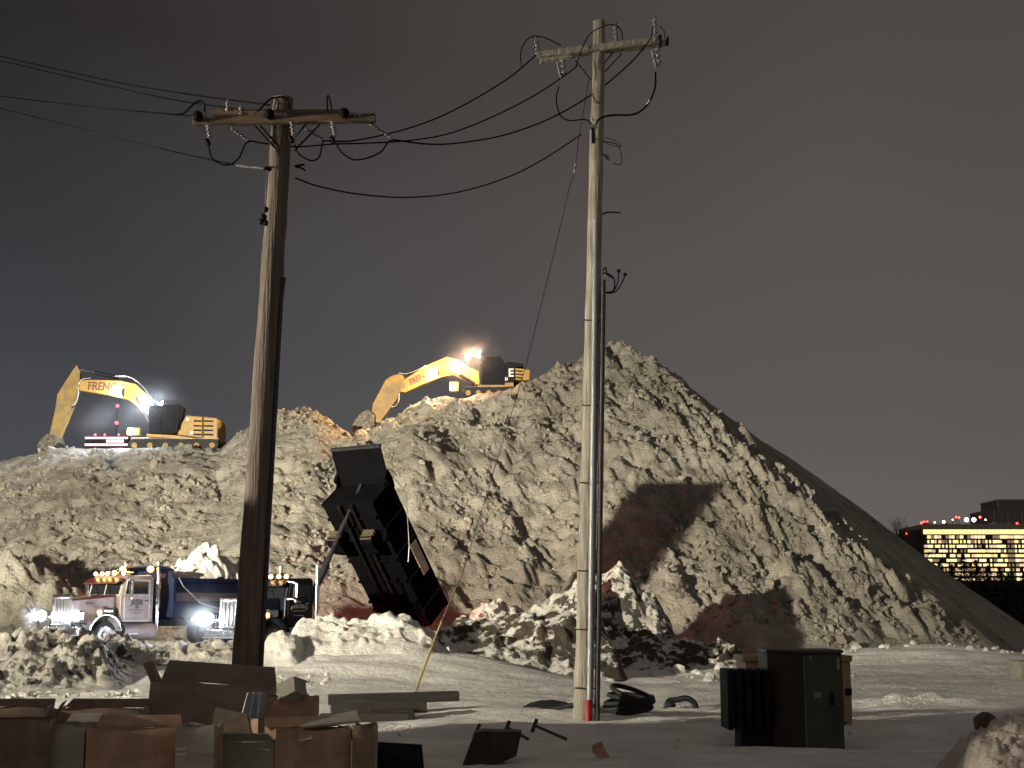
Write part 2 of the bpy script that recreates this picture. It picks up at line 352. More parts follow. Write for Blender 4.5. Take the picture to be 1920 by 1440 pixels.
def pile_h(x, y):
    wx = x+1.5*perlin(x/9, y/9, 71); wy = y+1.5*perlin(x/9+30, y/9, 72)
    h = pile_base(wx*.35+x*.65, wy*.35+y*.65)
    dx, dy = x-AX, y-AY; r = np.hypot(dx, dy)+1e-6; th = np.arctan2(dx, -dy)     # 0 towards the camera, + to the right
    thn = th+.10*perlin(th*9, r*.12, 91)+.05*perlin(x/1.5, y/1.5, 92)
    shade = sstep(.50, .66, thn)*sstep(3, 9, r)      # the smooth far-right flank
    cone = sstep(.05, .5, th)*sstep(3, 12, r)
    amp = 1-.9*shade
    high = sstep(.3, 2.5, h)
    flat = np.zeros_like(h)
    flat = np.maximum(flat, sstep(-36, -34, x)*(1-sstep(-21.5, -20.5, x))*sstep(97.5, 98.5, y)*(1-sstep(112, 115, y)))
    flat = np.maximum(flat, sstep(-5, -4, x)*(1-sstep(1.5, 2.5, x))*sstep(101, 102, y))
    amp = amp*(1-.85*flat)
    amp = amp*(1-.38*sstep(1, -6, x))
    h = h+high*amp*(.9*fbm(x/8, y/8, 3, 11)+.45*fbm(x/3, y/3, 3, 15, ridge=True)*(.5+.5*sstep(-.2, .4, perlin(x/12, y/12, 77))))
    # slide furrows running down the cone
    fur = fbm(th*13+.15*r*0, r*.13, 4, 21, .55)+.5*fbm(th*34, r*.22, 3, 24, ridge=True)
    h = h+high*cone*amp*fur*1.5*sstep(0, 14, r)
    msk = .35+.65*sstep(-.25, .35, perlin(x/6+9, y/6, 78)+.3*perlin(x/2.2, y/2.2, 79))
    ux = x+.5*perlin(x/1.1, y/1.1, 201)+1.1*perlin(x/3.5, y/3.5, 203); uy = y+.5*perlin(x/1.1, y/1.1, 202)
    rmask = .22+.78*sstep(-.28, .38, perlin(x/7+3, y/5, 204)+.35*perlin(x/2, y/2, 205))
    blocks = chunks(x, y, 51, 1.5)*sstep(.55, .75, .5+.5*perlin(x/1.8, y/1.8, 208)+.15*rmask)
    h = h+high*amp*rmask*(.42*fbm(ux/1.5, uy/1.5, 5, 211, .62)+.26*fbm(ux/.8+5, uy/1.3, 4, 215, .6, ridge=True)+.20*chunks(ux, uy, 53, .42)+.14*chunks(x, y+7, 54, .24)-.12)
    h = h+high*amp*(.55*blocks+.04*fbm(x*2.2, y*2.2, 3, 219))
    gul = fbm((x+.35*y)/2.3, y/11, 4, 221, ridge=True)      # slide gullies running down the face
    h = h-high*amp*.6*np.clip(gul-.30, 0, 1)
    h = h-high*amp*.9*np.maximum(0, fbm(x/5+20, y/4, 3, 81, ridge=True)-.5)*2
    # lumps along the crests
    crest = sstep(15, 21, h); h = h+crest*amp*.6*chunks(x, y, 57, .9)
    return h
xs = np.concatenate([np.arange(-62, -42, .3), np.arange(-42, 42, .105), np.arange(42, 50, .3)]); ys = np.concatenate([np.arange(61, 106, .105), np.arange(106, 150, .5)])
XX, YY = np.meshgrid(xs, ys); ZZ = pile_h(XX, YY); pilekeep = ZZ > -.4
prop(gridmesh('snow_hill', xs, ys, ZZ, M_pile, keep=pilekeep, smooth=True), kind='structure')
def pz(x, y): return float(pile_h(np.array([float(x)]), np.array([float(y)]))[0])

# loose clods lying on the pile and round its toe: one uncountable stuff
def rock_templates(n, seed, sub=1):
    rg = random.Random(seed); T = []
    for k in range(n):
        b = bmesh.new(); bmesh.ops.create_icosphere(b, subdivisions=sub+1, radius=1)
        q = [Vector((rg.uniform(-1, 1), rg.uniform(-1, 1), rg.uniform(-1, 1))).normalized() for _ in range(9)]
        for v in b.verts:
            d = 1.0
            for p in q:
                t = v.co.normalized().dot(p)
                if t > .55: d = min(d, .62/t+.12)
            v.co = v.co*d*(1+rg.uniform(-.07, .07)); v.co.z *= .75
        T.append((np.array([v.co[:] for v in b.verts]), np.array([[v.index for v in f.verts] for f in b.faces]))); b.free()
    return T
RT = rock_templates(8, 3); RTS = rock_templates(8, 5, 0)
def scatter(name, pts, m, smooth=False, T=None):
    V = []; F = []; base = 0
    for (x, y, z, s) in pts:
        tv, tf = random.choice(T or RT); rz = random.uniform(0, 6.28); rx_ = random.uniform(0, 6.28)
        E = np.array(Euler((rx_, random.uniform(0, 6), rz)).to_matrix())
        sc = s*np.array([random.uniform(.75, 1.3), random.uniform(.75, 1.3), random.uniform(.6, 1)])
        V.append((tv*sc)@E.T+np.array([x, y, z])); F.append(tf+base); base += len(tv)
    V = np.concatenate(V).astype(np.float32); F = np.concatenate(F)
    me = bpy.data.meshes.new(name); me.vertices.add(len(V)); me.vertices.foreach_set('co', V.reshape(-1)); me.loops.add(len(F)*3)
    me.loops.foreach_set('vertex_index', F.reshape(-1).astype(np.int32)); me.polygons.add(len(F))
    me.polygons.foreach_set('loop_start', np.arange(0, len(F)*3, 3, dtype=np.int32)); me.polygons.foreach_set('loop_total', np.full(len(F), 3, dtype=np.int32))
    me.polygons.foreach_set('use_smooth', np.full(len(F), smooth)); me.update(calc_edges=True); me.materials.append(m)
    o = bpy.data.objects.new(name, me); COL.objects.link(o); return o
rg = np.random.RandomState(5); n = 52000
px_ = rg.uniform(-45, 32, n); py_ = rg.uniform(64, 105, n); hz_ = pile_h(px_, py_)
th_ = np.arctan2(px_-AX, -(py_-AY)); ok = (hz_ > .4) & (rg.rand(n) < np.where(th_ > .58, .006, np.where(th_ > 0, .75, .38))*np.clip(.15+1.3*sstep(-.25, .35, perlin(px_/3.2, py_/3.2, 300)), 0, 1))
ok &= ~((px_ > -37) & (px_ < -20) & (py_ > 97.5)) & ~((px_ > -5.5) & (px_ < 2.5) & (py_ > 100))
sz = .06+.20*rg.rand(n)**3+.22*rg.rand(n)**24
pts = [(a, b, c+s*.15, s) for a, b, c, s in zip(px_[ok], py_[ok], hz_[ok], sz[ok])]
prop(scatter('snow_clods', pts, M_pile, T=RTS), 'loose snow clods scattered over the face of the great pile', 'snow clods', kind='stuff')

# ------------------------------------------------------------------ smaller heaps
def mound(name, label, tops, Yc, Df, Db, m, seed, ch=((.8, .5), (.38, .3)), res=.07, rough=.25, cat='snow heap', tilt=0, base=None):
    xs_t = [at(p, y, Yc).x for p, y in tops]; zt = [at(p, y, Yc).z for p, y in tops]
    x0, x1 = xs_t[0], xs_t[-1]; c = Vector(((x0+x1)/2, Yc, 0))
    gx = np.arange(x0-.3, x1+.3, res); gy = np.arange(Yc-Df-.4, Yc+Db+.4, res)
    X, Y = np.meshgrid(gx, gy); G = g_base(X, Y) if base is None else np.full(X.shape, base)
    top = np.interp(X, xs_t, zt)
    t = (Y+.35*perlin(X/1.6, Y/1.6, seed+9)-Yc); t = np.where(t < 0, -t/Df, t/Db); prof = np.clip(1-t**1.5, -.3, 1)
    ends = np.minimum(sstep(x0-.3, x0+.3, X), 1-sstep(x1-.3, x1+.3, X))
    H = G-.15+(top-G+.05)*prof*(ends*.75+.25*ends)
    a = np.clip((H-G)*1.6, 0, 1)
    rel = rough*fbm(X/1.4, Y/1.4, 4, seed)
    for s_, k_ in ch: rel = rel+k_*(chunks(X, Y, seed+int(s_*100), s_)-.42)
    H = H+a*rel
    o = gridmesh(name, gx, gy, H, m, keep=(H > G-.12), smooth=True, X=X-c.x, Yg=Y-c.y)
    o.location = c; prop(o, label, cat)
    return o
mound('snow_berm', 'long dark berm of dirty snow rubble at the left edge in front of the trucks',
      [(-160, 1175), (0, 1172), (60, 1176), (100, 1160), (120, 1172), (165, 1180), (200, 1215), (235, 1235), (270, 1275)], 46.5, 4.6, 2.6, M_berm, 101, ((.9, .55), (.42, .42), (.2, .18)))
mound('snow_berm', 'low berm of small snow clods below the dump bed of the white truck',
      [(165, 1196), (200, 1194), (270, 1190), (290, 1198), (330, 1192), (400, 1190), (440, 1192), (470, 1210)], 49.6, 1.9, 1.2, M_berm, 131, ((.6, .4), (.28, .28)))
mound('snow_heap', 'smooth rounded snow lump just right of the dark brown pole', [(488, 1205), (505, 1180), (530, 1172), (555, 1180), (578, 1222)], 49.3, 1.4, 1.2, M_clean, 141, ((.5, .15), (.25, .12)), cat='snow heap')
mound('snow_heap', 'broad bright snow heap in front of the raised dump bed', [(540, 1190), (560, 1160), (600, 1149), (660, 1150), (720, 1146), (765, 1144), (800, 1168), (830, 1200)], 51.5, 2.6, 1.4, M_clean, 151, ((.6, .28), (.3, .2)), cat='snow heap')
mound('dirt_heap', 'wide dark soil heap streaked with snow behind the guy wire', [(690, 1232), (750, 1195), (830, 1172), (880, 1150), (930, 1150), (1000, 1140), (1060, 1128), (1120, 1150), (1160, 1205)], 55.5, 4.2, 2.5, M_dirt, 161, ((1.1, .42), (.5, .3)), cat='dirt heap')
mound('rubble_heap', 'heap of white snow rubble above the soil heap left of the pale pole', [(868, 1165), (885, 1135), (905, 1117), (940, 1116), (985, 1130), (1020, 1118), (1055, 1098), (1085, 1074), (1105, 1078)], 62, 3, 2, M_berm, 171, ((.7, .5), (.35, .35)), cat='snow heap')  # right end raised to cast more shadow on the pile
mound('rubble_heap', 'spiky snow heap right of the pale pole at the foot of the pile', [(1085, 1085), (1112, 1066), (1140, 1060), (1162, 1050), (1180, 1062), (1200, 1090), (1225, 1104), (1245, 1140), (1268, 1190)], 64.5, 3, 2, M_berm, 181, ((.8, .4), (.35, .32)), cat='snow heap')  # left shoulder raised to widen the shadow behind it
mound('dirt_heap', 'low soil and snow heap right of the pale pole along the pile', [(1100, 1180), (1160, 1172), (1230, 1185), (1300, 1192), (1370, 1205), (1410, 1228)], 61, 3.6, 2.4, M_dirt, 191, ((.9, .5), (.4, .3)), cat='dirt heap')
mound('snow_heap', 'lumpy snow heap nearest the camera at the bottom right corner', [(1790, 1400), (1825, 1362), (1870, 1336), (1920, 1318), (1990, 1310), (2060, 1330)], 20.5, 2.2, 1.6, mat_near, 201, ((.16, .13), (.09, .07)), res=.022, rough=.10)
mound('rubble_heap', 'sloping bright rubble bank behind the white truck at the left edge', [(-160, 985), (0, 1030), (60, 1045), (110, 1072), (150, 1095), (185, 1150)], 65, 4.5, 4, M_pile, 211, ((.9, .6), (.4, .4)), res=.09, cat='snow heap')
prop(scatter('scattered_clods', [(x, y, gz(x, y)+.02, s) for x, y, s in
     [(random.uniform(-17.5, -11), random.uniform(40.6, 42.6), .03+.12*random.random()**2) for _ in range(150)]
     +[(random.uniform(-6, 12), random.uniform(20.5, 34), .012+.05*random.random()**4) for _ in range(120)]
     +[(random.uniform(-9, -6), random.uniform(44, 47), .04+.14*random.random()**2) for _ in range(40)]
     +[(random.uniform(-5, 13), random.uniform(50, 58), .04+.25*random.random()**3) for _ in range(160)]
     +[(random.uniform(12, 30), random.uniform(64, 74), .05+.28*random.random()**3) for _ in range(220)]], M_clean),
     'small snow clods strewn over the flat snow below the heaps', 'snow clods', kind='stuff')

# ------------------------------------------------------------------ light tower object
lt = thing('light_tower', 'portable floodlight tower with five lamps standing left of the lot', 'light tower', TOWER)
MB().box(-1.2, 1.2, -.7, .7, .45, 1.4).build('generator_box', M_yellow, lt, .04)
MB().box(-1.5, 1.5, -.5, .5, .3, .42).build('chassis', M_dark, lt)
MB().cyl((0, 0, 1.4), (0, 0, 4.6), .09).cyl((0, 0, 4.6), (0, 0, 7.7), .06).build('mast', M_steel, lt)
MB().box(-1.0, 1.0, -.04, .04, 7.45, 7.53).build('crossbar', M_steel, lt)
for s_ in (-1, 1): MB().cyl((.5, s_*.75, .35), (.5, s_*.95, .35), .34).build('wheel', M_rubber, lt)
for i, (az, el, P, sz_, wd_) in enumerate(HEADS):
    q = Vector((-1.0+.5*i, 0, 7.75)); hd = Matrix.Translation(q)@Matrix.Rotation(-R(az), 4, 'Z')@Matrix.Rotation(R(el), 4, 'X')
    h_ = MB().box(-.2, .2, -.22, -.02, -.16, .16, M=hd).build('lamp_head', M_dark, lt)
    MB().box(-.17, .17, -.015, .0, -.13, .13, M=hd).build('lens', glow('flood_glow', (1, .9, .7), 30), h_)
    spot(TOWER+hd@Vector((0, .08, 0)), aim(az, el), P, sz_, parent=lt).scale = (wd_, 1, 1)
# unseen containers added left of the frame whose shadow keeps the foreground dark
for k, (z, mm) in enumerate(((0, mat('blue_container_paint', (.05, .09, .18), .6)), (2.62, mat('red_container_paint', (.2, .05, .03), .6)))):
    c = thing('shade_container', ('blue shipping container added out of view to shade the foreground', 'red shipping container added on the blue one to shade the foreground')[k], 'added shade container', (-12.3, 21.1, z-.1))
    b = MB().box(-1.15, 1.15, -2.55, 2.55, .05, 2.55)
    for i in range(17): b.box(-1.19, 1.19, -2.5+i*.3, -2.36+i*.3, .15, 2.45)
    b.build('wall', mm, c)
    for sx_ in (-1, 1):
        for sy_ in (-1, 1): MB().box(sx_*1.22-.06, sx_*1.22+.06, sy_*2.6-.08, sy_*2.6+.08, 0, 2.6).build('corner_post', mm, c)
    for i in (0, 1): MB().box(-1.12+i*1.14, -.02+i*1.14, -2.68, -2.62, .1, 2.5).build('door', mm, c)

# ------------------------------------------------------------------ utility poles
def rel(pts, base): return [tuple(Vector(p)-base) for p in pts]
def arcpts(p0, p1, sag, n=14):
    p0, p1 = Vector(p0), Vector(p1)
    return [p0.lerp(p1, t)-Vector((0, 0, sag*4*t*(1-t))) for t in [i/n for i in range(n+1)]]
def curve3(ctrl, n=6):
    P = [Vector(p) for p in ctrl]; P = [P[0]*2-P[1]]+P+[P[-1]*2-P[-2]]; o = []
    for i in range(1, len(P)-2):
        for k in range(n):
            t = k/n; a, b, c, d = P[i-1], P[i], P[i+1], P[i+2]
            o.append(.5*((2*b)+(c-a)*t+(2*a-5*b+4*c-d)*t*t+(3*b-a-3*c+d)*t**3))
    o.append(P[-2]); return o
def wob(pts, n, r0, r1, seed, seg=20):
    """a wooden pole with slightly uneven surface"""
    b = MB(); p0, p1 = Vector(pts[0]), Vector(pts[1]); rg_ = random.Random(seed)
    P = [p0.lerp(p1, i/n)+Vector((rg_.uniform(-.008, .008), rg_.uniform(-.008, .008), 0)) for i in range(n+1)]
    b.tube(P, [r0+(r1-r0)*i/n+rg_.uniform(-.004, .004) for i in range(n+1)], seg); return b
def cable(ctrl, base, parent, r=.014, nm='jumper_cable', n=6, m=None):
    return MB().tube(rel(curve3(ctrl, n), base), r, 6).build(nm, m or M_cable, parent)
def insul(p0, p1, r, base, parent, n=4, nm='insulator', m=None):
    p0, p1 = Vector(p0)-base, Vector(p1)-base; pts = []; rr = []
    for i in range(n*4+1):
        pts.append(p0.lerp(p1, i/(n*4))); rr.append(r if i % 4 in (1, 2) else r*.5)
    return MB().tube(pts, rr, 12).build(nm, m or M_ceramic, parent)

# right pole, pale, 31 m away
YR = 31.0; bR = at(1093, 1350, YR); bR.z = gz(bR.x, YR)-.2; tR = at(1124, 40, YR)
pr = thing('utility_pole', 'pale weathered wooden utility pole with grey conduits up its side, the taller of the two', 'utility pole', bR, group='utility poles')
wob(rel([bR, tR], bR), 30, .215, .145, 4).build('pole_shaft', M_woodpale, pr)
f_ = YR-.30
def pxR(py): return 1093+(1350-py)*31/1310
MB().tube(rel([at(1105, 1372, f_), at(1113, 800, f_), at(1117, 412, f_)], bR), .070, 14).build('conduit', M_conduit, pr)
g_ = YR-.27
prop(MB().tube(rel([at(1119, 1370, g_), at(1127.5, 800, g_), at(1131, 525, g_)], bR), .062, 14).build('conduit', M_conduitd, pr), 'darker conduit with loose cable ends at its top')
MB().tube(rel([at(1103.5, 1352, f_-.01), at(1103.9, 1312, f_-.01)], bR), .078, 14).build('marker_sleeve', M_redband, pr)
for py in (600, 760, 905, 1070, 1180, 1290):
    MB().cyl(rel([at(pxR(py)-17, py, f_+.1)], bR)[0], rel([at(pxR(py)+22, py+1, f_-.01)], bR)[0], .016, 6).build('conduit_strap', M_dark, pr)
# crossarms: two parallel timbers
def beam(p0, p1, w_, h_, base, nm, m, parent, y=0):
    p0 = Vector(p0)-base; p1 = Vector(p1)-base; d = p1-p0; ln = d.length; q = d.to_track_quat('X', 'Z').to_matrix().to_4x4()
    return MB().box(0, ln, -w_/2, w_/2, -h_/2, h_/2, M=Matrix.Translation(p0)@q).build(nm, m, parent, .008)
beam(at(1008, 103, YR-.25), at(1240, 74, YR-.25), .11, .145, bR, 'crossarm', M_woodpale, pr)
beam(at(1012, 113, YR+.24), at(1252, 80, YR+.24), .11, .14, bR, 'crossarm', M_woodpale, pr)
for a, b in (((1078, 112), (1108, 150)), ((1166, 100), (1134, 135)), ((1150, 98), (1131, 120))):
    MB().cyl(rel([at(*a, YR-.32)], bR)[0], rel([at(*b, YR-.19)], bR)[0], .016, 6).build('crossarm_brace', M_dark, pr)
for px, py in ((1007, 82), (1155, 56), (1228, 42)):
    insul(at(px, py+22, YR-.22), at(px-1, py-8, YR-.22), .062, bR, pr)
    MB().ball(rel([at(px-1, py-12, YR-.22)], bR)[0], .035).build('insulator_cap', M_steel, pr)
for px, py in ((1056, 125), (1234, 105)):
    c_ = insul(at(px-2, py-15, YR-.3), at(px+1, py+18, YR-.3), .075, bR, pr, 3, 'fuse_cutout')
    MB().cyl(rel([at(px-12, py-10, YR-.35)], bR)[0], rel([at(px-4, py+22, YR-.35)], bR)[0], .028, 8).build('fuse_tube', M_ceramic, c_)
beam(at(1238, 66, YR-.33), at(1238, 88, YR-.33), .1, .07, bR, 'end_plate', M_dark, pr); beam(at(1252, 70, YR+.2), at(1251, 86, YR+.2), .1, .06, bR, 'end_plate', M_dark, pr)
Yf = YR-.38
cable([at(978, 128, Yf), at(976, 100, Yf), at(985, 78, Yf), at(1000, 68, Yf), at(1022, 71, Yf), at(1052, 85, Yf+.2)], bR, pr)
cable([at(1080, 124, Yf), at(1090, 95, Yf), at(1105, 65, Yf), at(1130, 50, Yf), at(1152, 46, Yf), at(1165, 58, Yf), at(1167, 75, Yf+.1)], bR, pr)
cable([at(1225, 48, Yf), at(1220, 70, Yf), at(1205, 95, Yf)], bR, pr); cable([at(1237, 48, Yf), at(1246, 60, Yf), at(1246, 72, Yf)], bR, pr, .011)
cable([at(1048, 162, Yf), at(1043, 185, Yf), at(1050, 215, Yf), at(1068, 226, Yf), at(1095, 224, Yf), at(1109, 232, Yf), at(1112, 250, Yf)], bR, pr, .017)
cable([at(1229, 135, Yf), at(1228, 165, Yf), at(1215, 195, Yf), at(1190, 214, Yf), at(1150, 216, Yf), at(1125, 222, Yf), at(1114, 240, Yf)], bR, pr, .024)
prop(MB().cyl(rel([at(1218, 188, Yf)], bR)[0], rel([at(1213, 196, Yf)], bR)[0], .028, 8).build('cable_band', M_label, pr))
beam(at(1112, 240, f_-.12), at(1113, 268, f_-.12), .08, .09, bR, 'cable_clamp', M_black, pr)
MB().box(-.12, .12, -.05, .05, -.04, .04, M=Matrix.Translation(Vector(rel([at(1110, 237, f_-.1)], bR)[0]))).build('cable_bracket', M_steel, pr)
cable([at(1131, 258, YR), at(1150, 262, YR), at(1165, 275, YR), at(1140, 270, YR-.1), at(1130, 262, YR)], bR, pr, .008, 'wire_bracket')
cable([at(1130, 265, YR), at(1158, 272, YR), at(1166, 300, YR), at(1160, 309, YR), at(1150, 305, YR)], bR, pr, .010, 'ground_wire')
cable([at(1126, 283, YR), at(1137, 295, YR), at(1143, 298, YR)], bR, pr, .016, 'ground_wire')
insul(at(1137, 290, YR), at(1143, 302, YR), .05, bR, pr, 2)
cable([at(1129, 402, YR), at(1140, 398, YR), at(1164, 399, YR)], bR, pr, .018, 'step_hook')
for q in ([(1129, 512), (1142, 514), (1152, 525), (1150, 545), (1136, 548)], [(1130, 508), (1136, 502), (1138, 514), (1150, 522)], [(1160, 510), (1158, 530), (1148, 548), (1136, 549)], [(1172, 516), (1166, 530), (1155, 546), (1140, 550)]):
    cable([at(a, b, YR-.2) for a, b in q], bR, pr, .016, 'loose_cable_end')
for px, py in ((1160, 508), (1172, 515)): MB().ball(rel([at(px, py, YR-.2)], bR)[0], .045).build('cable_cap', M_cable, pr)
# guy wire
gb = at(765, 1333, 34); gb.z = gz(gb.x, 34)
gw = thing('guy_wire', 'thin steel guy wire slanting from the pale pole down to the snow', 'guy wire', gb)
ptop = at(1103, 150, YR); pmid = at(868, 1072, 33.2)
MB().tube(rel([at(1104, 150, YR), at(1085, 262, YR+.1), at(1078, 318, YR+.2), at(1068, 350, YR+.4), at(1040, 470, YR+.7), at(985, 690, YR+1.2), pmid], gb), .010, 6).build('cable', M_dark, gw)
MB().tube(rel([pmid, at(828, 1165, 33.4)], gb), .016, 8).build('upper_guard', M_rust, gw)
MB().tube(rel([at(828, 1165, 33.4), at(765, 1333, 34), gb-Vector((.02, 0, .2))], gb), .030, 8).build('guard_tube', mat('yellow_guy_guard', (.36, .27, .07), .6, var=.25), gw)
insul(at(1080, 305, YR+.2), at(1077, 327, YR+.22), .03, gb, gw, 2, 'strain_insulator')

# left pole, dark, 22 m away
YL = 22.0; bL = at(449, 1433, YL); bL.z = gz(bL.x, YL)-.2; tL = at(532, 185, YL)
pl = thing('utility_pole', 'dark brown wooden utility pole in front of the trucks, shorter than the pale one', 'utility pole', bL, group='utility poles')
wob(rel([bL, tL], bL), 26, .245, .165, 9).build('pole_shaft', M_wooddark, pl)
MB().tube(rel([at(482, 1400, YL-.1), at(528, 560, YL-.1), at(533, 520, YL-.1)], bL), .03, 8).build('ground_conduit', M_conduitd, pl)
beam(at(362, 228, YL-.26), at(704, 222, YL-.26), .12, .14, bL, 'crossarm', mat('rusty_brown_timber', (.24, .16, .11), .85, var=.3, scale=6, bump=.5, stretch=(.2, 2, 2), col2=(.09, .06, .04)), pl)
beam(at(398, 213, YL+.24), at(640, 213, YL+.24), .12, .11, bL, 'crossarm', MATS['rusty_brown_timber'], pl)
for a, b in (((478, 236), (516, 278)), ((488, 236), (520, 272)), ((600, 233), (552, 282)), ((575, 232), (548, 262))):
    MB().cyl(rel([at(*a, YL-.33)], bL)[0], rel([at(*b, YL-.2)], bL)[0], .017, 6).build('crossarm_brace', M_dark, pl)
for px, py in ((371, 218), (505, 214), (645, 212)):
    MB().ball(rel([at(px, py, YL-.36)], bL)[0], .088, 14, 9, (1, 1.1, 1)).build('insulator', M_black, pl)
    insul(at(px+8, py, YL-.36), at(px+34, py+3, YL-.3), .04, bL, pl, 3)
for px, py in ((427, 196), (452, 205)): insul(at(px, py+14, YL+.2), at(px, py-8, YL+.2), .045, bL, pl, 2)
for px, py in ((393, 245), (550, 240), (627, 240)):
    c_ = insul(at(px-3, py-12, YL-.36), at(px+1, py+18, YL-.36), .045, bL, pl, 4, 'fuse_cutout')
    MB().cyl(rel([at(px-6, py+16, YL-.36)], bL)[0], rel([at(px-1, py+27, YL-.36)], bL)[0], .04, 8).build('fuse_tube', M_black, c_)
Yc_ = YL-.4
for q in ([(330, 215), (345, 212), (362, 196), (375, 189), (383, 196), (384, 210)], [(482, 210), (492, 200), (505, 187), (522, 182), (538, 186), (543, 205)], [(614, 208), (614, 181), (618, 184), (622, 205)],
          [(391, 272), (397, 295), (415, 308), (432, 308), (448, 296), (460, 270), (468, 265)], [(553, 270), (560, 288), (582, 301), (598, 295), (604, 270), (606, 262)],
          [(628, 265), (640, 285), (662, 299), (690, 296), (715, 284), (728, 266), (740, 262)]):
    cable([at(a, b, Yc_) for a, b in q], bL, pl, .014)
for a, b in (((434, 240), (468, 264)), ((572, 240), (606, 262)), ((694, 232), (735, 258))):
    insul(at(*a, YL-.2), at(*b, YL+.1), .03, bL, pl, 6, 'strain_insulator')
beam(at(441, 310, YL-.1), at(505, 317, YL-.3), .03, .03, bL, 'bracket_arm', M_steel, pl); beam(at(494, 316, YL-.32), at(508, 318, YL-.25), .08, .06, bL, 'bracket_arm', M_dark, pl)
cable([at(500, 320, YL-.3), at(499, 350, YL-.3), at(497, 388, YL-.3)], bL, pl, .008, 'hanging_wire', m=M_steel)
for px, py, r_ in ((498, 393, .05), (494, 407, .06), (490, 416, .055), (498, 418, .05)): MB().ball(rel([at(px, py, YL-.3)], bL)[0], r_).build('hanging_lantern', M_dark, pl)
cable([at(552, 312, YL), at(566, 309, YL), at(571, 310, YL)], bL, pl, .018, 'step_hook'); cable([at(554, 313, YL), at(565, 315, YL), at(572, 320, YL)], bL, pl, .016, 'step_hook')

# wires between the poles and off to the left
def wire(label, ctrl, r=.016, group='power lines'):
    P = curve3(ctrl, 8); b = P[0].copy()
    o = MB().tube(rel(P, b), r, 6).build('power_line', M_cable, None, loc=b); prop(o, label, 'power line', group); return o
def Yi(px): return YL+(YR-YL)*min(1, max(0, (px-540)/560))
def pw(l): return [at(a, b, Yi(a)) for a, b in l]
wire('topmost black cable from the dark pole to the left tip of the pale pole crossarm', pw([(606, 264), (660, 264), (735, 249), (800, 229), (860, 202), (920, 168), (965, 138), (1004, 104)]))
wire('middle black cable ending at the fuse under the pale pole crossarm', pw([(625, 270), (700, 268), (780, 262), (850, 248), (930, 216), (1000, 180), (1050, 148), (1082, 124)]))
wire('black cable crossing in front of the pale pole to the right end of its crossarm', pw([(737, 262), (800, 270), (860, 268), (950, 252), (1040, 218), (1120, 170), (1180, 120), (1212, 84)]), .018)
wire('lowest sagging cable between the two poles', pw([(554, 334), (600, 350), (680, 365), (770, 370), (860, 360), (950, 333), (1020, 298), (1090, 252)]), .015)
wire('short cable behind the dark pole under its crossarm', [at(468, 264, YL+.4), at(510, 271, YL+.5), at(560, 275, YL+.5), at(625, 270, YL+1.5)], .014)
for lab, q in (('upper thin wire running off the left top edge', [(-60, 88), (0, 105), (200, 150), (350, 176), (505, 197)]), ('thin wire just below the upper one at the left edge', [(-60, 103), (0, 114), (200, 160), (320, 186), (455, 206)]),
             ('faint wire reaching the left tip of the dark pole crossarm', [(-60, 168), (0, 180), (170, 200), (330, 215), (366, 218)]), ('lowest thin wire sloping down to the dark pole from the left edge', [(-60, 186), (0, 203), (150, 240), (290, 276), (440, 309)])):
    n_ = len(q); wire(lab, [at(a, b, 60-(60-YL)*((a+60)/(q[-1][0]+60))) for a, b in q], [.018, .018, .014, .018][0])

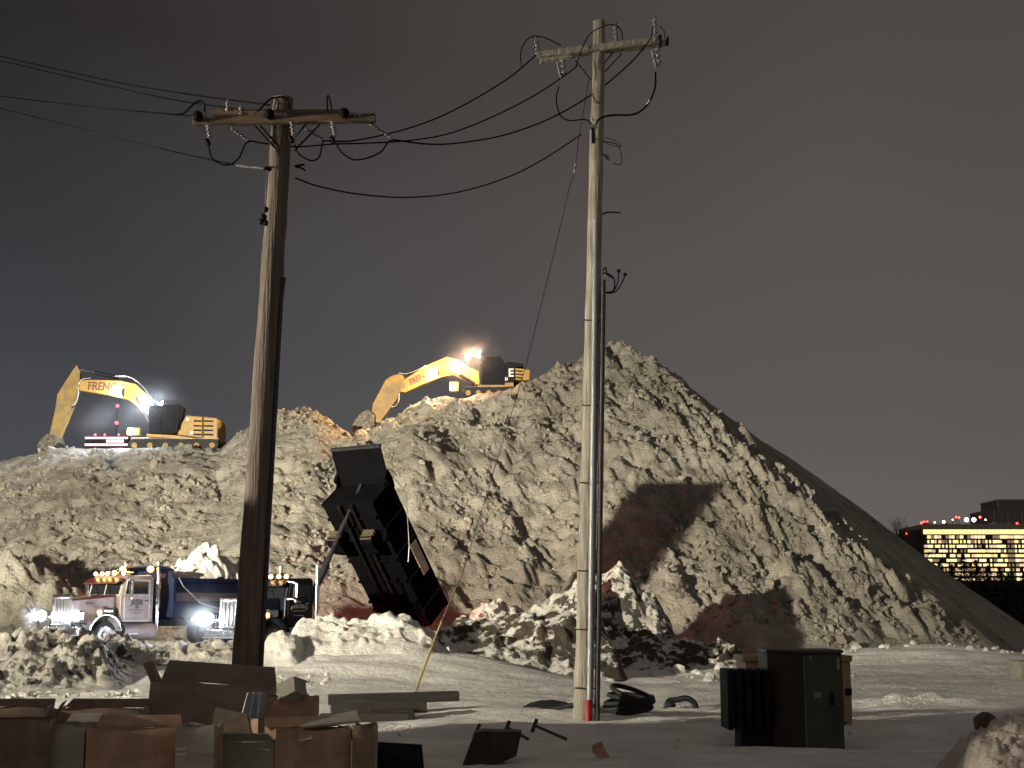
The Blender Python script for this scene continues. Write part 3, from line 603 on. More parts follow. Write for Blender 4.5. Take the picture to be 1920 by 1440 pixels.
# ------------------------------------------------------------------ excavators
def excavator(name, label, Y, s0, D):
    base = at(D['base'][0], D['base'][1], Y)
    t = thing(name, label, 'excavator', base, group='excavators on the pile')
    def C(p, yy=0):
        q = at(p[0], p[1], Y)-base; return (q.x, q.z)
    def poly(pl_): return [C(p) for p in pl_]
    def P3(p, y): x, z = C(p); return (x, y, z)
    boom = MB().prism(poly(D['boom']), -.32, .32).build('boom', M_yellow, t, .03)
    for yy in (-.34, .34): MB().cyl(P3(D['pin'], yy-.08), P3(D['pin'], yy+.08), .22).build('pin_boss', M_ydirty, boom)
    st = MB().prism(poly(D['stick']), -.24, .24).build('stick', M_ydirty, t, .03)
    bk = MB(); pb = poly(D['bucket']); bk.prism(pb, -.75, .75).build('bucket', mat('bucket_steel', (.12, .10, .08), .6, metal=.4, var=.4), t, .03)
    for i in range(5):
        x, z = C(D['teeth']); MB().prism([(x-.12, z+.15), (x+.12, z+.15), (x+.02, z-.3)], -.72+i*.33, -.58+i*.33).build('tooth', M_steel, t)
    def ram(a, b, f, r, y):
        a = Vector(P3(a, y)); b = Vector(P3(b, y)); m_ = a.lerp(b, f)
        o = MB().cyl(a, m_, r).build('hydraulic_cylinder', D.get('ramm', M_dark), t); MB().cyl(m_, b, r*.5).build('rod', M_chrome, o)
    ram(*D['stickram'], .62, .13, 0)
    for y in (-.42, .42): ram(*D['boomram'], .55, .13, y)
    for h in D['hoses']:
        for k, y in enumerate((-.30, -.22)):
            MB().tube(curve3([Vector(P3((p[0]+k*3, p[1]+k*2), y)) for p in h]), .045, 6).build('hydraulic_hose', M_dark if k else M_steel, t)
    # upper structure: cab on the near side
    cabp = poly(D['cab']); MB().prism(cabp, -1.55, -.45).build('cab', M_black, t, .04)
    for w_ in D['wins']: MB().prism(poly(w_), -1.58, -1.545).build('window', M_glass, t)
    for a, b in D['cabbars']: MB().cyl(P3(a, -1.6), P3(b, -1.6), .035, 6).build('cab_guard_bar', M_steel if D.get('barm') else M_dark, t)
    hs = MB().prism(poly(D['house']), -1.5, 1.5).build('engine_cover', D['housem'], t, .05)
    for sl in D['slats']: MB().prism(poly(sl), -1.515, -1.49).build('air_slot', M_black, hs)
    cw = MB().prism(poly(D['cw']), -1.45, 1.45).build('counterweight', M_yellow, t, .08)
    for sl in D.get('cwslats', []): MB().prism(poly(sl), -1.465, -1.44).build('air_slot', M_black, cw)
    MB().prism(poly(D['deck']), -1.52, 1.52).build('deck', M_yellow, t, .02)
    for tr in D['lamps_side']: MB().box(tr[0], tr[1], -1.53, -1.5, tr[2], tr[3]).build('side_light', glow('amber_marker', (1, .5, .12), 4), t)
    # tracks
    x0, z0 = C(D['track'][0]); x1, z1 = C(D['track'][1])
    for s_ in (-1, 1):
        r_ = (z0-z1)/2; prof = [(x0+r_-r_*math.cos(a), z1+r_+r_*math.sin(a)) for a in np.linspace(-math.pi/2, math.pi/2, 8)]
        prof += [(x1-r_+r_*math.cos(a), z1+r_+r_*math.sin(a)) for a in np.linspace(math.pi/2, -math.pi/2, 8)]
        tk = MB().prism(prof, s_*1.3-.35, s_*1.3+.35).build('track', M_dark, t, .02)
        g = MB(); nn = int((x1-x0)/.22)
        for i in range(nn): g.box(x0+.25+i*.22, x0+.32+i*.22, s_*1.3-.37, s_*1.3+.37, z0-.01, z0+.04)
        g.build('track_shoes', M_steel, tk)
        for i in range(6):
            xx = x0+.45+(x1-x0-.9)*i/5; MB().cyl((xx, s_*1.3-.38, z1+r_*.8), (xx, s_*1.3+.38, z1+r_*.8), .2, 12).build('roller', M_ydirty, tk)
    MB().box(x0+1, x1-1, -1, 1, z1+.25, z0+.12).build('undercarriage', M_dark, t)
    # lamps
    for (p, r_, y, tgt, P, sz_) in D['lamps']:
        lm = MB().cyl(P3((p[0]+3, p[1]), y), P3(p, y), r_*1.05, 14).build('work_lamp', M_dark, t)
        MB().ball(P3((p[0]-1, p[1]), y), r_, 12, 8, (.5, 1, 1)).build('lens', D['glow'], lm)
        if sz_ in (80, 70): MB().cyl(P3((p[0]+2, p[1]), y), P3((p[0]+4, p[1]+(22 if sz_ == 70 else 7)), y), .05, 6).build('lamp_post', M_dark, lm)
        if P:
            a = base+Vector(P3((p[0]-3, p[1]+1), y)); b = base+Vector(P3(tgt, y-D['ly']))
            spot(a, b, P*D['lp'], sz_, .8, D['lcol'], .12, 'work_light', t)
    q = C(D['textpos']); tx = text(D['text'], D['tsize'], M_text, boom, (q[0], -.328, q[1]), (math.pi/2, -D['trot'], 0), extrude=.006, sx_=D['tsx'], bold=.02)
    return t, base, C
e1 = dict(ly=2.5, lp=3, base=(330, 842), boom=[(151, 715), (172, 713), (229, 715), (256, 721), (275, 738), (287, 762), (300, 808), (292, 812), (283, 797), (270, 776), (258, 762), (242, 750), (206, 742), (150, 733)],
    pin=(146, 726), stick=[(144.6, 685.6), (151, 696), (152, 722), (143, 752), (112, 827), (97, 829), (95, 812), (104, 775), (109.5, 739), (127, 712)],
    bucket=[(95, 815), (113, 818), (116, 832), (104, 842), (84, 846), (75, 838), (84, 824)], teeth=(79, 846), stickram=((222, 708), (151, 693)), boomram=((292, 802), (257, 746)),
    hoses=[[(172, 710), (158, 712), (149, 722), (149, 742), (142, 758), (133, 764)], [(218, 706), (245, 708), (268, 724), (288, 752)]],
    cab=[(288, 766), (345, 764), (352, 768), (348, 790), (341, 818), (289, 818)], wins=[[(292, 771), (311, 770), (311, 812), (293, 812)], [(315, 770), (338, 769), (336, 790), (331, 812), (315, 812)]],
    cabbars=[((342, 764), (352, 768)), ((352, 768), (347, 812)), ((344, 766), (341, 815))],
    house=[(358, 784), (388, 786.5), (388, 826), (341, 820), (350, 798)], housem=M_yellow, slats=[[(372, y), (387, y+.4), (387, y+3.4), (372, y+3)] for y in (793, 802, 810, 818)],
    cw=[(389, 786), (414, 788.5), (416, 791), (416, 832), (389, 828)], cwslats=[[(390, y), (408, y+.5), (408, y+3.4), (390, y+3)] for y in (793, 802, 810, 818)],
    deck=[(285, 818), (341, 821), (416, 833), (416, 836), (341, 827), (285, 824)], lamps_side=[(1.05, 1.2, 1.9, 2.05), (1.35, 1.5, .95, 1.1)], track=[(252, 828), (418, 848)],
    lamps=[((289, 763), .27, -1.3, (150, 800), 9000, 80), ((311, 762), .29, -.7, (150, 805), 0, 80), ((232, 738), .27, -.4, (110, 830), 7000, 90), ((262, 814), .28, -1.3, (120, 838), 5000, 110)],
    glow=glow('cold_lamp_glow', (.72, .82, 1), 150), lcol=(.80, .88, 1), text='FRENCH', textpos=(201, 727), tsize=.82, trot=R(-3), tsx=.86)
ex1, b1, C1 = excavator('excavator', 'yellow excavator with cold white lamps reaching over the left end of the pile', 100, 1, e1)
MB().box(-.9, .9, -1.0, 1.0, 0, .12).build('snow_cap', M_clean, ex1, .05, loc=(C1((275, 825))[0], 0, C1((275, 826))[1]))
MB().box(-.55, .35, -1.6, -1.0, -.25, .3).build('lamp_bracket', M_yellow, ex1, .03, loc=(C1((264, 815))[0], 0, C1((264, 815))[1]))

e2 = dict(ly=4.5, lp=7, base=(925, 738), boom=[(751, 722), (758, 713), (797, 688), (838, 670), (863.5, 678), (880, 690), (897, 697), (900, 722), (888, 722), (868, 711), (850, 704), (829, 708), (795, 721), (760, 737), (751, 735)],
    pin=(757, 724), stick=[(735, 705), (752, 701), (760, 710), (747, 746), (712, 793), (699, 792), (696, 775), (700, 757), (723, 714)],
    bucket=[(692, 770), (702, 780), (703, 800), (690, 812), (672, 818), (662, 808), (664, 796), (676, 778)], teeth=(668, 818), stickram=((812, 684), (752, 706)), boomram=((890, 722), (840, 690)),
    hoses=[[(800, 686), (780, 696), (762, 702), (748, 700)], [(748, 738), (748, 752), (742, 762), (734, 764)]], ramm=M_black,
    cab=[(903, 690), (909, 675), (939, 675.6), (948, 690), (947, 728), (903, 728)], wins=[[(908, 690), (912, 680), (923, 680), (923, 712), (908, 712)], [(926, 680), (937, 680), (943, 692), (942, 716), (926, 716)]],
    cabbars=[((882, 676), (882, 730)), ((895, 676), (882, 680)), ((902, 690), (900, 728))],
    house=[(948, 686), (958, 685), (980, 688), (982, 694), (966, 694), (966, 722), (948, 728)], housem=M_black, slats=[],
    cw=[(961, 695), (994, 699), (993, 719), (963, 718)], cwslats=[[(965, y), (980, y+1.6), (980, y+4), (965, y+2.4)] for y in (700, 706, 712)],
    deck=[(898, 727), (963, 723), (963, 730), (898, 733)], lamps_side=[], track=[(868, 732), (985, 750)],
    lamps=[((881, 674), .28, -1.2, (720, 800), 5000, 70), ((901, 670), .28, -1.2, (720, 780), 0, 70), ((820, 700), .16, -.42, (690, 830), 3500, 100), ((862, 690), .16, -.42, (760, 760), 0, 90), ((860, 731), .27, -1.3, (700, 812), 9000, 120)],
    glow=glow('warm_lamp_glow', (1, .66, .45), 150), lcol=(1, .62, .30), text='FRENCH', textpos=(791, 708), tsize=.66, trot=R(28), tsx=.80)
ex2, b2, C2 = excavator('excavator', 'yellow excavator with warm lamps digging left of the peak', 104, 1, e2)
MB().box(-.35, .35, -1.6, -1.0, -.35, .35).build('lamp_bracket', M_yellow, ex2, .03, loc=(C2((853, 731))[0], 0, C2((853, 731))[1]))
for body, px, py, sz_ in (('E', 958, 706, .85), ('I', 951, 717, .3), ('I', 948, 717, .3)):
    q = C2((px, py)); text(body, sz_, mat('white_lettering', (.7, .7, .68), .5), ex2, (q[0], -1.53, q[1]), (math.pi/2, 0, 0), bold=.02)

def omni(loc, P, col, parent, nm, r=.1):
    d = bpy.data.lights.new(nm, 'POINT'); d.energy = P; d.color = col; d.shadow_soft_size = r
    o = bpy.data.objects.new(nm, d); COL.objects.link(o); o.location = loc; o.parent = parent; return o
def mist(label, c, rad, dens, seed):  # drifting dust, and halo volumes added round lamps
    o = MB().ball((0, 0, 0), 1, 24, 16).build('mist_and_halo', None or M_cable, None, loc=c); o.scale = rad
    m = bpy.data.materials.new('mist_and_halo'); m.use_nodes = True; n = m.node_tree.nodes; l = m.node_tree.links; n.clear()
    ou = n.new('ShaderNodeOutputMaterial'); v = n.new('ShaderNodeVolumePrincipled'); l.new(v.outputs[0], ou.inputs['Volume'])
    t = n.new('ShaderNodeTexCoord'); ln = n.new('ShaderNodeVectorMath'); ln.operation = 'LENGTH'; l.new(t.outputs['Object'], ln.inputs[0])
    z = n.new('ShaderNodeTexNoise'); z.inputs['Scale'].default_value = 2.2; l.new(t.outputs['Object'], z.inputs['Vector'])
    mr_ = n.new('ShaderNodeMapRange'); mr_.inputs[1].default_value = 1; mr_.inputs[2].default_value = 0; mr_.inputs[3].default_value = 0; mr_.inputs[4].default_value = 1; l.new(ln.outputs['Value'], mr_.inputs[0])
    pw_ = n.new('ShaderNodeMath'); pw_.operation = 'POWER'; pw_.inputs[1].default_value = 2; l.new(mr_.outputs[0], pw_.inputs[0])
    m1 = n.new('ShaderNodeMath'); m1.operation = 'MULTIPLY'; l.new(pw_.outputs[0], m1.inputs[0]); l.new(z.outputs[0], m1.inputs[1])
    m2 = n.new('ShaderNodeMath'); m2.operation = 'MULTIPLY'; m2.inputs[1].default_value = dens*2; l.new(m1.outputs[0], m2.inputs[0]); l.new(m2.outputs[0], v.inputs['Density'])
    v.inputs['Color'].default_value = (.95, .95, .95, 1); v.inputs['Anisotropy'].default_value = .2
    o.data.materials.clear(); o.data.materials.append(m); prop(o, label, 'snow mist', kind='stuff')
for p_, y_ in (((289, 763), -1.5), ((311, 762), -.9), ((232, 738), -.7), ((260, 814), -1.7)):
    x_, z_ = C1(p_); omni((x_-.35, y_, z_), 700, (.75, .85, 1), ex1, 'work_lamp_light')
for p_, y_ in (((881, 674), -1.4), ((901, 670), -1.4), ((820, 700), -.8), ((862, 690), -.8), ((858, 731), -1.7)):
    x_, z_ = C2(p_); omni((x_-.35, y_, z_), 700, (1, .60, .38), ex2, 'work_lamp_light')
mist('mist added for the pale blue halo round the lamps of the left excavator', at(290, 765, 98.6), (3.6, 2.5, 3.0), .05, 1)  # added volume that gives these lamps their halo
mist('thin white snow dust drifting under the left boom', at(190, 790, 99), (4.2, 2, 2.2), .03, 2)
mist('mist added for the warm halo round the lamps of the right excavator', at(890, 672, 102.4), (3.6, 2.2, 3.0), .05, 3)  # added for the warm lamp halo
# ------------------------------------------------------------------ dump trucks
def truck(name, label, loc, heading, body_m, low_m, bed_m, tilt, white):
    t = thing(name, label, 'dump truck', loc, (0, 0, heading), group='dump trucks')
    G = lambda b, n, m, p=t, bev=0, **k: b.build(n, m, p, bev, **k)
    # chassis, wheels
    G(MB().box(-9.0, .8, -.43, -.33, .80, 1.05).box(-9.0, .8, .33, .43, .80, 1.05).box(-9, -8.9, -.43, .43, .8, 1.05).box(-2.7, -2.6, -.43, .43, .8, 1.0), 'chassis', M_dark)
    for x, wd in ((0, .30), (-6.6, .55), (-7.95, .55)):
        for s_ in (-1, 1):
            y0, y1 = s_*(1.22-wd), s_*1.22
            wh = G(MB().cyl((x, y0, .52), (x, y1, .52), .36, 20), 'wheel', M_steel)
            b = MB(); prof = [(.30, y0), (.46, y0), (.52, y0+s_*.05), (.52, y1-s_*.05), (.47, y1), (.30, y1)]
            n_ = 28; vs = [(x+r_*math.cos(a), y_, .52+r_*math.sin(a)) for a in [2*math.pi*k/n_ for k in range(n_)] for r_, y_ in prof]
            m_ = len(prof); b.add(vs, [(k*m_+j, ((k+1) % n_)*m_+j, ((k+1) % n_)*m_+(j+1) % m_, k*m_+(j+1) % m_) for k in range(n_) for j in range(m_)], True)
            G(b, 'tyre', M_rubber, wh); G(MB().cyl((x, y1, .52), (x, y1+s_*.05, .52), .14, 12), 'hub', M_chrome, wh)
    # hood + cab
    hood = G(MB().add([(1.02, -.50, .95), (1.02, .50, .95), (1.02, .50, 1.80), (1.02, -.50, 1.80), (-.85, -.72, .95), (-.85, .72, .95), (-.85, .72, 1.98), (-.85, -.72, 1.98)],
             [(0, 1, 2, 3), (4, 7, 6, 5), (0, 4, 5, 1), (3, 2, 6, 7), (1, 5, 6, 2), (0, 3, 7, 4)]), 'hood', body_m, t, .06)
    if low_m:
        MB().add([(1.0, -.47, 1.815), (1.0, .47, 1.815), (-.85, .69, 1.995), (-.85, -.69, 1.995), (1.0, -.52, 1.76), (1.0, .52, 1.76), (-.85, .735, 1.93), (-.85, -.735, 1.93)], [(0, 1, 2, 3), (1, 5, 6, 2), (0, 3, 7, 4)]).build('hood_stripe', low_m, hood)
    for s_ in (-1, 1):
        n_ = 12; vs = []
        for k in range(n_+1):
            a = R(12)+R(160)*k/n_
            for rr_, yy in ((.66, .72), (.72, .72), (.72, 1.25), (.66, 1.25)): vs.append((rr_*1.05*math.cos(a), s_*yy, .55+rr_*math.sin(a)))
        fs = [(k*4+j, (k+1)*4+j, (k+1)*4+(j+1) % 4, k*4+(j+1) % 4) for k in range(n_) for j in range(4)]
        G(MB().add(vs, fs), 'fender', M_chrome if white else body_m, t, .02)
        hl = G(MB().box(.92, 1.16, s_*1.0-.17, s_*1.0+.17, 1.03, 1.38), 'headlight', M_chrome, t, .05)
        G(MB().ball((1.17, s_*1.0, 1.2), .19, 14, 9, (.4, 1, 1)), 'lens', glow('headlamp_glow', (.74, .84, 1), 160), hl)
        MB().cyl((.9, s_*.5, 1.15), (1.0, s_*.9, 1.15), .05, 8).build('bracket', M_chrome, hl)
        MB().ball((.15, s_*1.02, 1.33), .09, 10, 7).build('turn_signal', glow('amber_signal', (1, .45, .08), 6), t)
        G(MB().cyl((-2.62, s_*.98, .7), (-2.62, s_*.98, 3.25), .075, 14).cyl((-2.62, s_*.98, 1.5), (-2.62, s_*.98, 2.5), .105, 14), 'exhaust_stack', M_chrome)
        G(MB().cyl((-.95, s_*.88, .62), (-2.45, s_*.88, .62), .31, 20), 'fuel_tank', M_chrome if not white else body_m, t, .02)
        mi = G(MB().box(-1.12, -1.02, s_*1.28-.1, s_*1.28+.1, 1.98, 2.55), 'mirror', M_chrome, t, .03)
        MB().cyl((-.95, s_*.98, 2.6), (-1.07, s_*1.28, 2.56), .02, 6).build('mirror_bracket', M_chrome, mi); MB().cyl((-.95, s_*.98, 1.95), (-1.07, s_*1.28, 1.93), .02, 6).ball((-1.05, s_*1.28, 1.86), .10, 10, 7, (.5, 1, 1)).build('mirror_bracket', M_chrome, mi)
        G(MB().box(-1.6, -1.0, s_*1.0-.05, s_*1.22, .50, .56), 'step', M_steel)
        G(MB().cyl((-.15, s_*.745, 1.4), (-.55, s_*.765, 1.4), .16, 14), 'air_cleaner', M_chrome, t)
    gr = G(MB().box(1.03, 1.09, -.56, .56, .82, .92).box(1.03, 1.09, -.56, .56, 1.84, 1.98).box(1.03, 1.09, -.56, -.47, .92, 1.84).box(1.03, 1.09, .47, .56, .92, 1.84), 'grille', M_chrome, t, .03)
    MB().box(1.035, 1.05, -.47, .47, .92, 1.84).build('grille_mesh', mat('grille_mesh_dark', (.10, .09, .085), .5, metal=.5), gr)
    b = MB()
    for k in (-.30, -.10, .10, .30): b.box(1.05, 1.075, k-.018, k+.018, .92, 1.84)
    b.build('grille_bars', M_chrome, gr); MB().box(1.09, 1.105, -.07, .07, 1.88, 1.94).build('emblem', M_maroon, gr)
    bp = G(MB().box(1.15, 1.32, -1.22, 1.22, .48, .80), 'bumper', M_chrome, t, .04)
    cab = G(MB().prism([(-.85, .95), (-.85, 1.92), (-1.02, 2.58), (-1.12, 2.72), (-2.3, 2.76), (-2.42, 2.66), (-2.42, .95)], -.98, .98), 'cab', body_m, t, .06)
    def slab(x0, z0, x1, z1, y0, y1, off, th, nm, m, par):
        d = Vector((x1-x0, 0, z1-z0)).normalized(); nn = Vector((d.z, 0, -d.x)); 
        vs = []
        for o_ in (off, off+th):
            for (x, z) in ((x0, z0), (x1, z1)):
                for y in (y0, y1): q = Vector((x, y, z))+nn*o_; vs.append(q)
        return MB().add(vs, [(0, 1, 3, 2), (4, 6, 7, 5), (0, 4, 5, 1), (2, 3, 7, 6), (0, 2, 6, 4), (1, 5, 7, 3)]).build(nm, m, par)
    trim = M_twhite if white else M_chrome
    slab(-.855, 1.95, -1.01, 2.54, -.90, .90, .004, .02, 'windshield_trim', trim if white else M_navy, cab)
    for y0, y1 in ((-.84, -.03), (.03, .84)): slab(-.865, 1.99, -1.0, 2.50, y0, y1, .012, .02, 'windshield', M_glass, cab)
    MB().cyl((-.80, -.3, 1.97), (-.88, -.55, 2.3), .012, 5).cyl((-.80, .45, 1.97), (-.88, .2, 2.3), .012, 5).build('wipers', M_black, cab)
    MB().add([(-1.0, -.99, 2.60), (-1.0, .99, 2.60), (-.62, .99, 2.40), (-.62, -.99, 2.40), (-1.0, -.99, 2.64), (-1.0, .99, 2.64), (-.62, .99, 2.44), (-.62, -.99, 2.44)],
             [(0, 3, 2, 1), (4, 5, 6, 7), (2, 3, 7, 6), (0, 1, 5, 4), (1, 2, 6, 5), (0, 4, 7, 3)]).build('sun_visor', M_maroon if white else M_navy, cab)
    for s_ in (-1, 1):
        y = s_*.985; yo = s_*1.0
        dr = MB().box(-2.2, -1.0, min(y, yo), max(y, yo), 1.05, 1.98).build('door', body_m, cab, .006)
        b = MB()
        for (a0, a1, c0, c1) in ((-2.22, -2.18, 1.02, 2.56), (-1.02, -.98, 1.02, 2.0), (-2.2, -1.0, 1.0, 1.04), (-2.2, -1.12, 2.52, 2.56)): b.box(a0, a1, min(y, s_*1.006), max(y, s_*1.006), c0, c1)
        b.cyl((-1.0, s_*.995, 2.0), (-1.12, s_*.995, 2.54), .02, 6)
        b.build('trim', mat('grey_trim', (.35, .33, .30), .4) if white else M_dark, dr)
        MB().prism([(-2.12, 2.03), (-1.06, 2.03), (-1.16, 2.49), (-2.12, 2.49)], min(s_*.983, s_*.999), max(s_*.983, s_*.999)).build('side_window', M_glass, dr)
        MB().box(-1.37, -1.33, min(s_*.99, s_*1.008), max(s_*.99, s_*1.008), 2.03, 2.5).build('vent_bar', trim, dr)
        MB().box(-2.1, -1.95, min(y, s_*1.03), max(y, s_*1.03), 1.75, 1.79).build('handle', M_chrome, dr)
        rz = (math.pi/2, 0, math.pi) if s_ > 0 else (math.pi/2, 0, 0)
        if white:
            text('JESSE', .26, M_tblack, dr, (-1.6, s_*1.004, 1.72), rz, arc=.35, bold=.012); text('25', .17, M_tblack, dr, (-1.6, s_*1.004, 1.54), rz, bold=.01)
            for zz, ww in ((1.40, .35), (1.30, .22)): MB().box(-1.6-ww, -1.6+ww, min(s_*.999, s_*1.005), max(s_*.999, s_*1.005), zz, zz+.025).build('pinstripe', M_tblack, dr)
        else:
            text('R.A.', .14, M_twhite, dr, (-1.6, s_*1.004, 1.84), rz); text('MARCONE', .19, M_twhite, dr, (-1.6, s_*1.004, 1.66), rz, arc=.30, bold=.006)
            for zz, ww in ((1.47, .36), (1.30, .28)): MB().box(-1.6-ww, -1.6+ww, min(s_*.999, s_*1.005), max(s_*.999, s_*1.005), zz, zz+.035).build('pinstripe', M_twhite, dr)
    for y in ((-.8, -.42, -.1, .3, .82) if white else (-.82, -.42, 0, .42, .82)):
        ml = MB().box(-1.25, -1.05, y-.05, y+.05, 2.72, 2.80).build('marker_lamp', M_chrome, cab); MB().ball((-1.04, y, 2.80), .075 if white else .085, 10, 7).build('lens', glow('amber_roof_glow', (1, .62, .10), 9) if white else glow('orange_roof_glow', (1, .48, .12), 12), ml)
    hn = MB().cyl((-1.9, -.3, 2.86), (-1.15, -.3, 2.88), .03, 8, .07).cyl((-1.9, .35, 2.86), (-1.15, .35, 2.88), .03, 8, .07).build('air_horn', M_chrome, cab)
    if white:
        text_e = text('PETERBILT', .13, M_tblack, hood, (.1, .635, 1.60), (math.pi/2, 0, math.pi+R(-6.7)), name='nameplate') if False else None
        MB().box(.2, .40, .60, .665, 1.62, 1.70).build('hood_badge', M_tblack, hood)
    # dump bed, hinged at the tail
    bed = bpy.data.objects.new('dump_bed', None)
    F, Bk, zf, Hh = -3.1, (-8.9 if white else -9.6), 1.15, 1.5
    piv = Vector((-8.55 if white else -9.25, 0, 1.1)); T = Matrix.Translation(piv)@Matrix.Rotation(tilt, 4, 'Y')@Matrix.Translation(-piv)
    W_ = 1.25 if white else 1.34
    b = MB().box(Bk, F, -W_, W_, zf, zf+.08, M=T).box(F-.06, F, -W_, W_, zf+.08, zf+Hh+(.35 if white else 0), M=T)
    for s_ in (-1, 1): b.box(Bk, F-.06, s_*W_-.04 if s_ > 0 else -W_, s_*W_ if s_ > 0 else -W_+.04, zf+.08, zf+Hh, M=T)
    bd = b.build('dump_bed', bed_m, t, .01)
    # top rails, ribs and long beams
    for s_ in (-1, 1): MB().box(Bk, F, s_*(W_+.04)-.05, s_*(W_+.04)+.05, zf+Hh-.12, zf+Hh+.02, M=T).build('top_rail', bed_m, bd, .01)
    for x in ((-3.15, -4.5, -5.85, -7.2, -8.75) if not white else (-3.15, -8.75)):
        for s_ in (-1, 1): MB().box(x-.07, x+.07, s_*(W_+.04)-.04, s_*(W_+.04)+.04, zf, zf+Hh-.12, M=T).build('side_rib', bed_m, bd, .01)
    b = MB().box(Bk, F, -.42, -.25, zf-.22, zf-.003, M=T).box(Bk, F, .25, .42, zf-.22, zf-.003, M=T)
    b.build('floor_beam', mat('primer_brown_steel', (.006, .005, .004), .7, var=.3, spec=.0), bd)
    if not white:
        MB().box(-7.6, -4.2, -.22, .22, zf-.30, zf-.004, M=T).build('hoist_box', M_bedblack, bd, .03)
    for k in range(5):
        x = F-.7-k*1.1; [MB().box(x-.05, x+.05, q0_, q1_, zf-.14, zf-.003, M=T).build('cross_member', bed_m, bd) for q0_, q1_ in ((-W_+.02, -.43), (.43, W_-.02))]
    sh = [(F, zf+Hh+(.35 if white else 0)), (F+1.55, zf+Hh+.45+(.15 if white else 0))]
    if white:
        MB().prism([(F-.05, zf+Hh+.28), (F+.7, zf+Hh+.42), (F+.7, zf+Hh+.48), (F-.05, zf+Hh+.36)], -W_, W_, M=T).build('cab_shield', bed_m, bd, .01)
        for y in (-.82, .82):
            bb = MB().cyl((F+.62, y, zf+Hh+.2), (F+.62, y, zf+Hh+.42), .02, 6).build('beacon', M_dark, bd)
            MB().ball((F+.76, y, zf+Hh+.34), .15, 12, 8, (.6, 1.1, .75)).build('lens', glow('beacon_glow', (1, .42, .08), 22), bb)
    else:
        MB().prism([(F-.05, zf+Hh-.1), (F+1.55, zf+Hh+.36), (F+1.55, zf+Hh+.44), (F-.05, zf+Hh)], -W_, W_, M=T).prism([(F, zf+Hh-.5), (F+.3, zf+Hh-.06), (F, zf+Hh-.05)], -W_, -W_+.06, M=T).prism([(F, zf+Hh-.5), (F+.3, zf+Hh-.06), (F, zf+Hh-.05)], W_-.06, W_, M=T).build('cab_shield', bed_m, bd, .01)
        MB().box(F+1.5, F+1.6, -W_-.02, W_+.02, zf+Hh+.32, zf+Hh+.48, M=T).build('shield_lip', M_dark, bd)
        for y in (-W_, W_): MB().prism([(F-.3, zf+Hh-.1), (F+.35, zf+Hh-.25), (F+.55, zf+Hh+.15), (F+.1, zf+Hh+.2), (F-.3, zf+Hh+.1)], y-.08, y+.08, M=T).build('shield_gusset', bed_m, bd)
        # tarp arm along the near side, placard
        q = [T@Vector((F+.2, W_+.10, zf+Hh+.2)), T@Vector((F-.9, W_+.16, zf+Hh+.45)), T@Vector((F-2.8, W_+.16, zf+.75)), T@Vector((F-3.3, W_+.14, zf+.3))]
        MB().tube(q, .022, 6).build('tarp_arm', M_steel, bd)
        MB().box(-7.55, -6.0, W_+.06, W_+.085, zf+Hh-.62, zf+Hh-.14, M=T).build('placard', mat('placard_grey', (.34, .28, .24), .5), bd)
        # fenders hanging below the floor
        for y in (-.98, .80):
            fd = MB().prism([(-5.15, zf-.05), (-4.7, zf-.32), (-4.35, zf-.62), (-4.6, zf-.80), (-5.2, zf-.66), (-5.6, zf-.2)], y-.32, y+.32, M=T).build('wheel_fender', M_bedblack, bd, .02)
            for k in range(4): MB().box(-4.58, -4.40, y-.30, y+.30, zf-.70+k*.12, zf-.64+k*.12, M=T@Matrix.Translation((k*.05, 0, 0))).build('reflective_stripe', mat('stripe_cream', (.06, .048, .03), .6, spec=.1), fd)
        # telescopic hoist
        p0 = Vector((-2.75, 0, .95)); p1 = T@Vector((F+.10, 0, zf+Hh-.25))
        h_ = MB().cyl(p0, p0.lerp(p1, .42), .14, 14).build('hydraulic_hoist', M_dark, t)
        MB().cyl(p0.lerp(p1, .42), p0.lerp(p1, .72), .105, 14).build('stage', M_dark, h_); MB().cyl(p0.lerp(p1, .72), p1, .075, 14).build('stage', M_dark, h_)
    tg = MB().box(Bk-.08, Bk-.005, -W_, W_, zf, zf+Hh, M=T if white else T@Matrix.Translation(Vector((Bk, 0, zf+Hh)))@Matrix.Rotation(-R(38), 4, 'Y')@Matrix.Translation(-Vector((Bk, 0, zf+Hh)))).build('tailgate', bed_m, bd, .01)
    if white:
        MB().tube([(-3.3, W_+.10, zf+Hh+.05), (-3.5, W_+.16, zf+Hh-.3), (-4.4, W_+.2, zf+Hh-.95), (-5.6, W_+.2, zf+Hh-1.2)], .025, 6).build('tarp_arm', M_steel, bd)
        prop(MB().box(-8.6, -3.3, W_+.002, W_+.03, zf+.62, zf+.95).build('side_stripe', mat('dull_maroon_stripe', (.05, .03, .035), .6), bd))
    # tail lamps
    TX = -9.0 if white else -9.72
    if not white: MB().box(-9.72, -9.0, -.9, .9, .84, .96).build('tail_frame', M_dark, t)
    for s_ in (-1, 1):
        tl = MB().box(TX-.10, TX, s_*.75-.22, s_*.75+.22, .82, 1.0).build('tail_light', M_dark, t); MB().box(TX-.115, TX-.10, s_*.75-.18, s_*.75+.18, .85, .97).build('lens', glow('tail_glow', (1, .03, .02), 25), tl)
    return t
def solve(px, py, Y, local, heading, gzv):
    """truck origin that puts local point under the given pixel at distance Y"""
    q = at(px, py, Y); l = Vector(local); l.rotate(Euler((0, 0, heading)))
    return Vector((q.x-l.x, q.y-l.y, gzv))
h1 = math.pi+R(55); h2 = math.pi+R(56)
GZ = .95
o1 = solve(143, 1155, 51.3, (1.17, 1.0, 1.2), h1, at(143, 1155, 51.3).z-1.2)
o2 = solve(392, 1160, 53.0, (1.17, -1.0, 1.2), h2, at(392, 1160, 53.0).z-1.2)
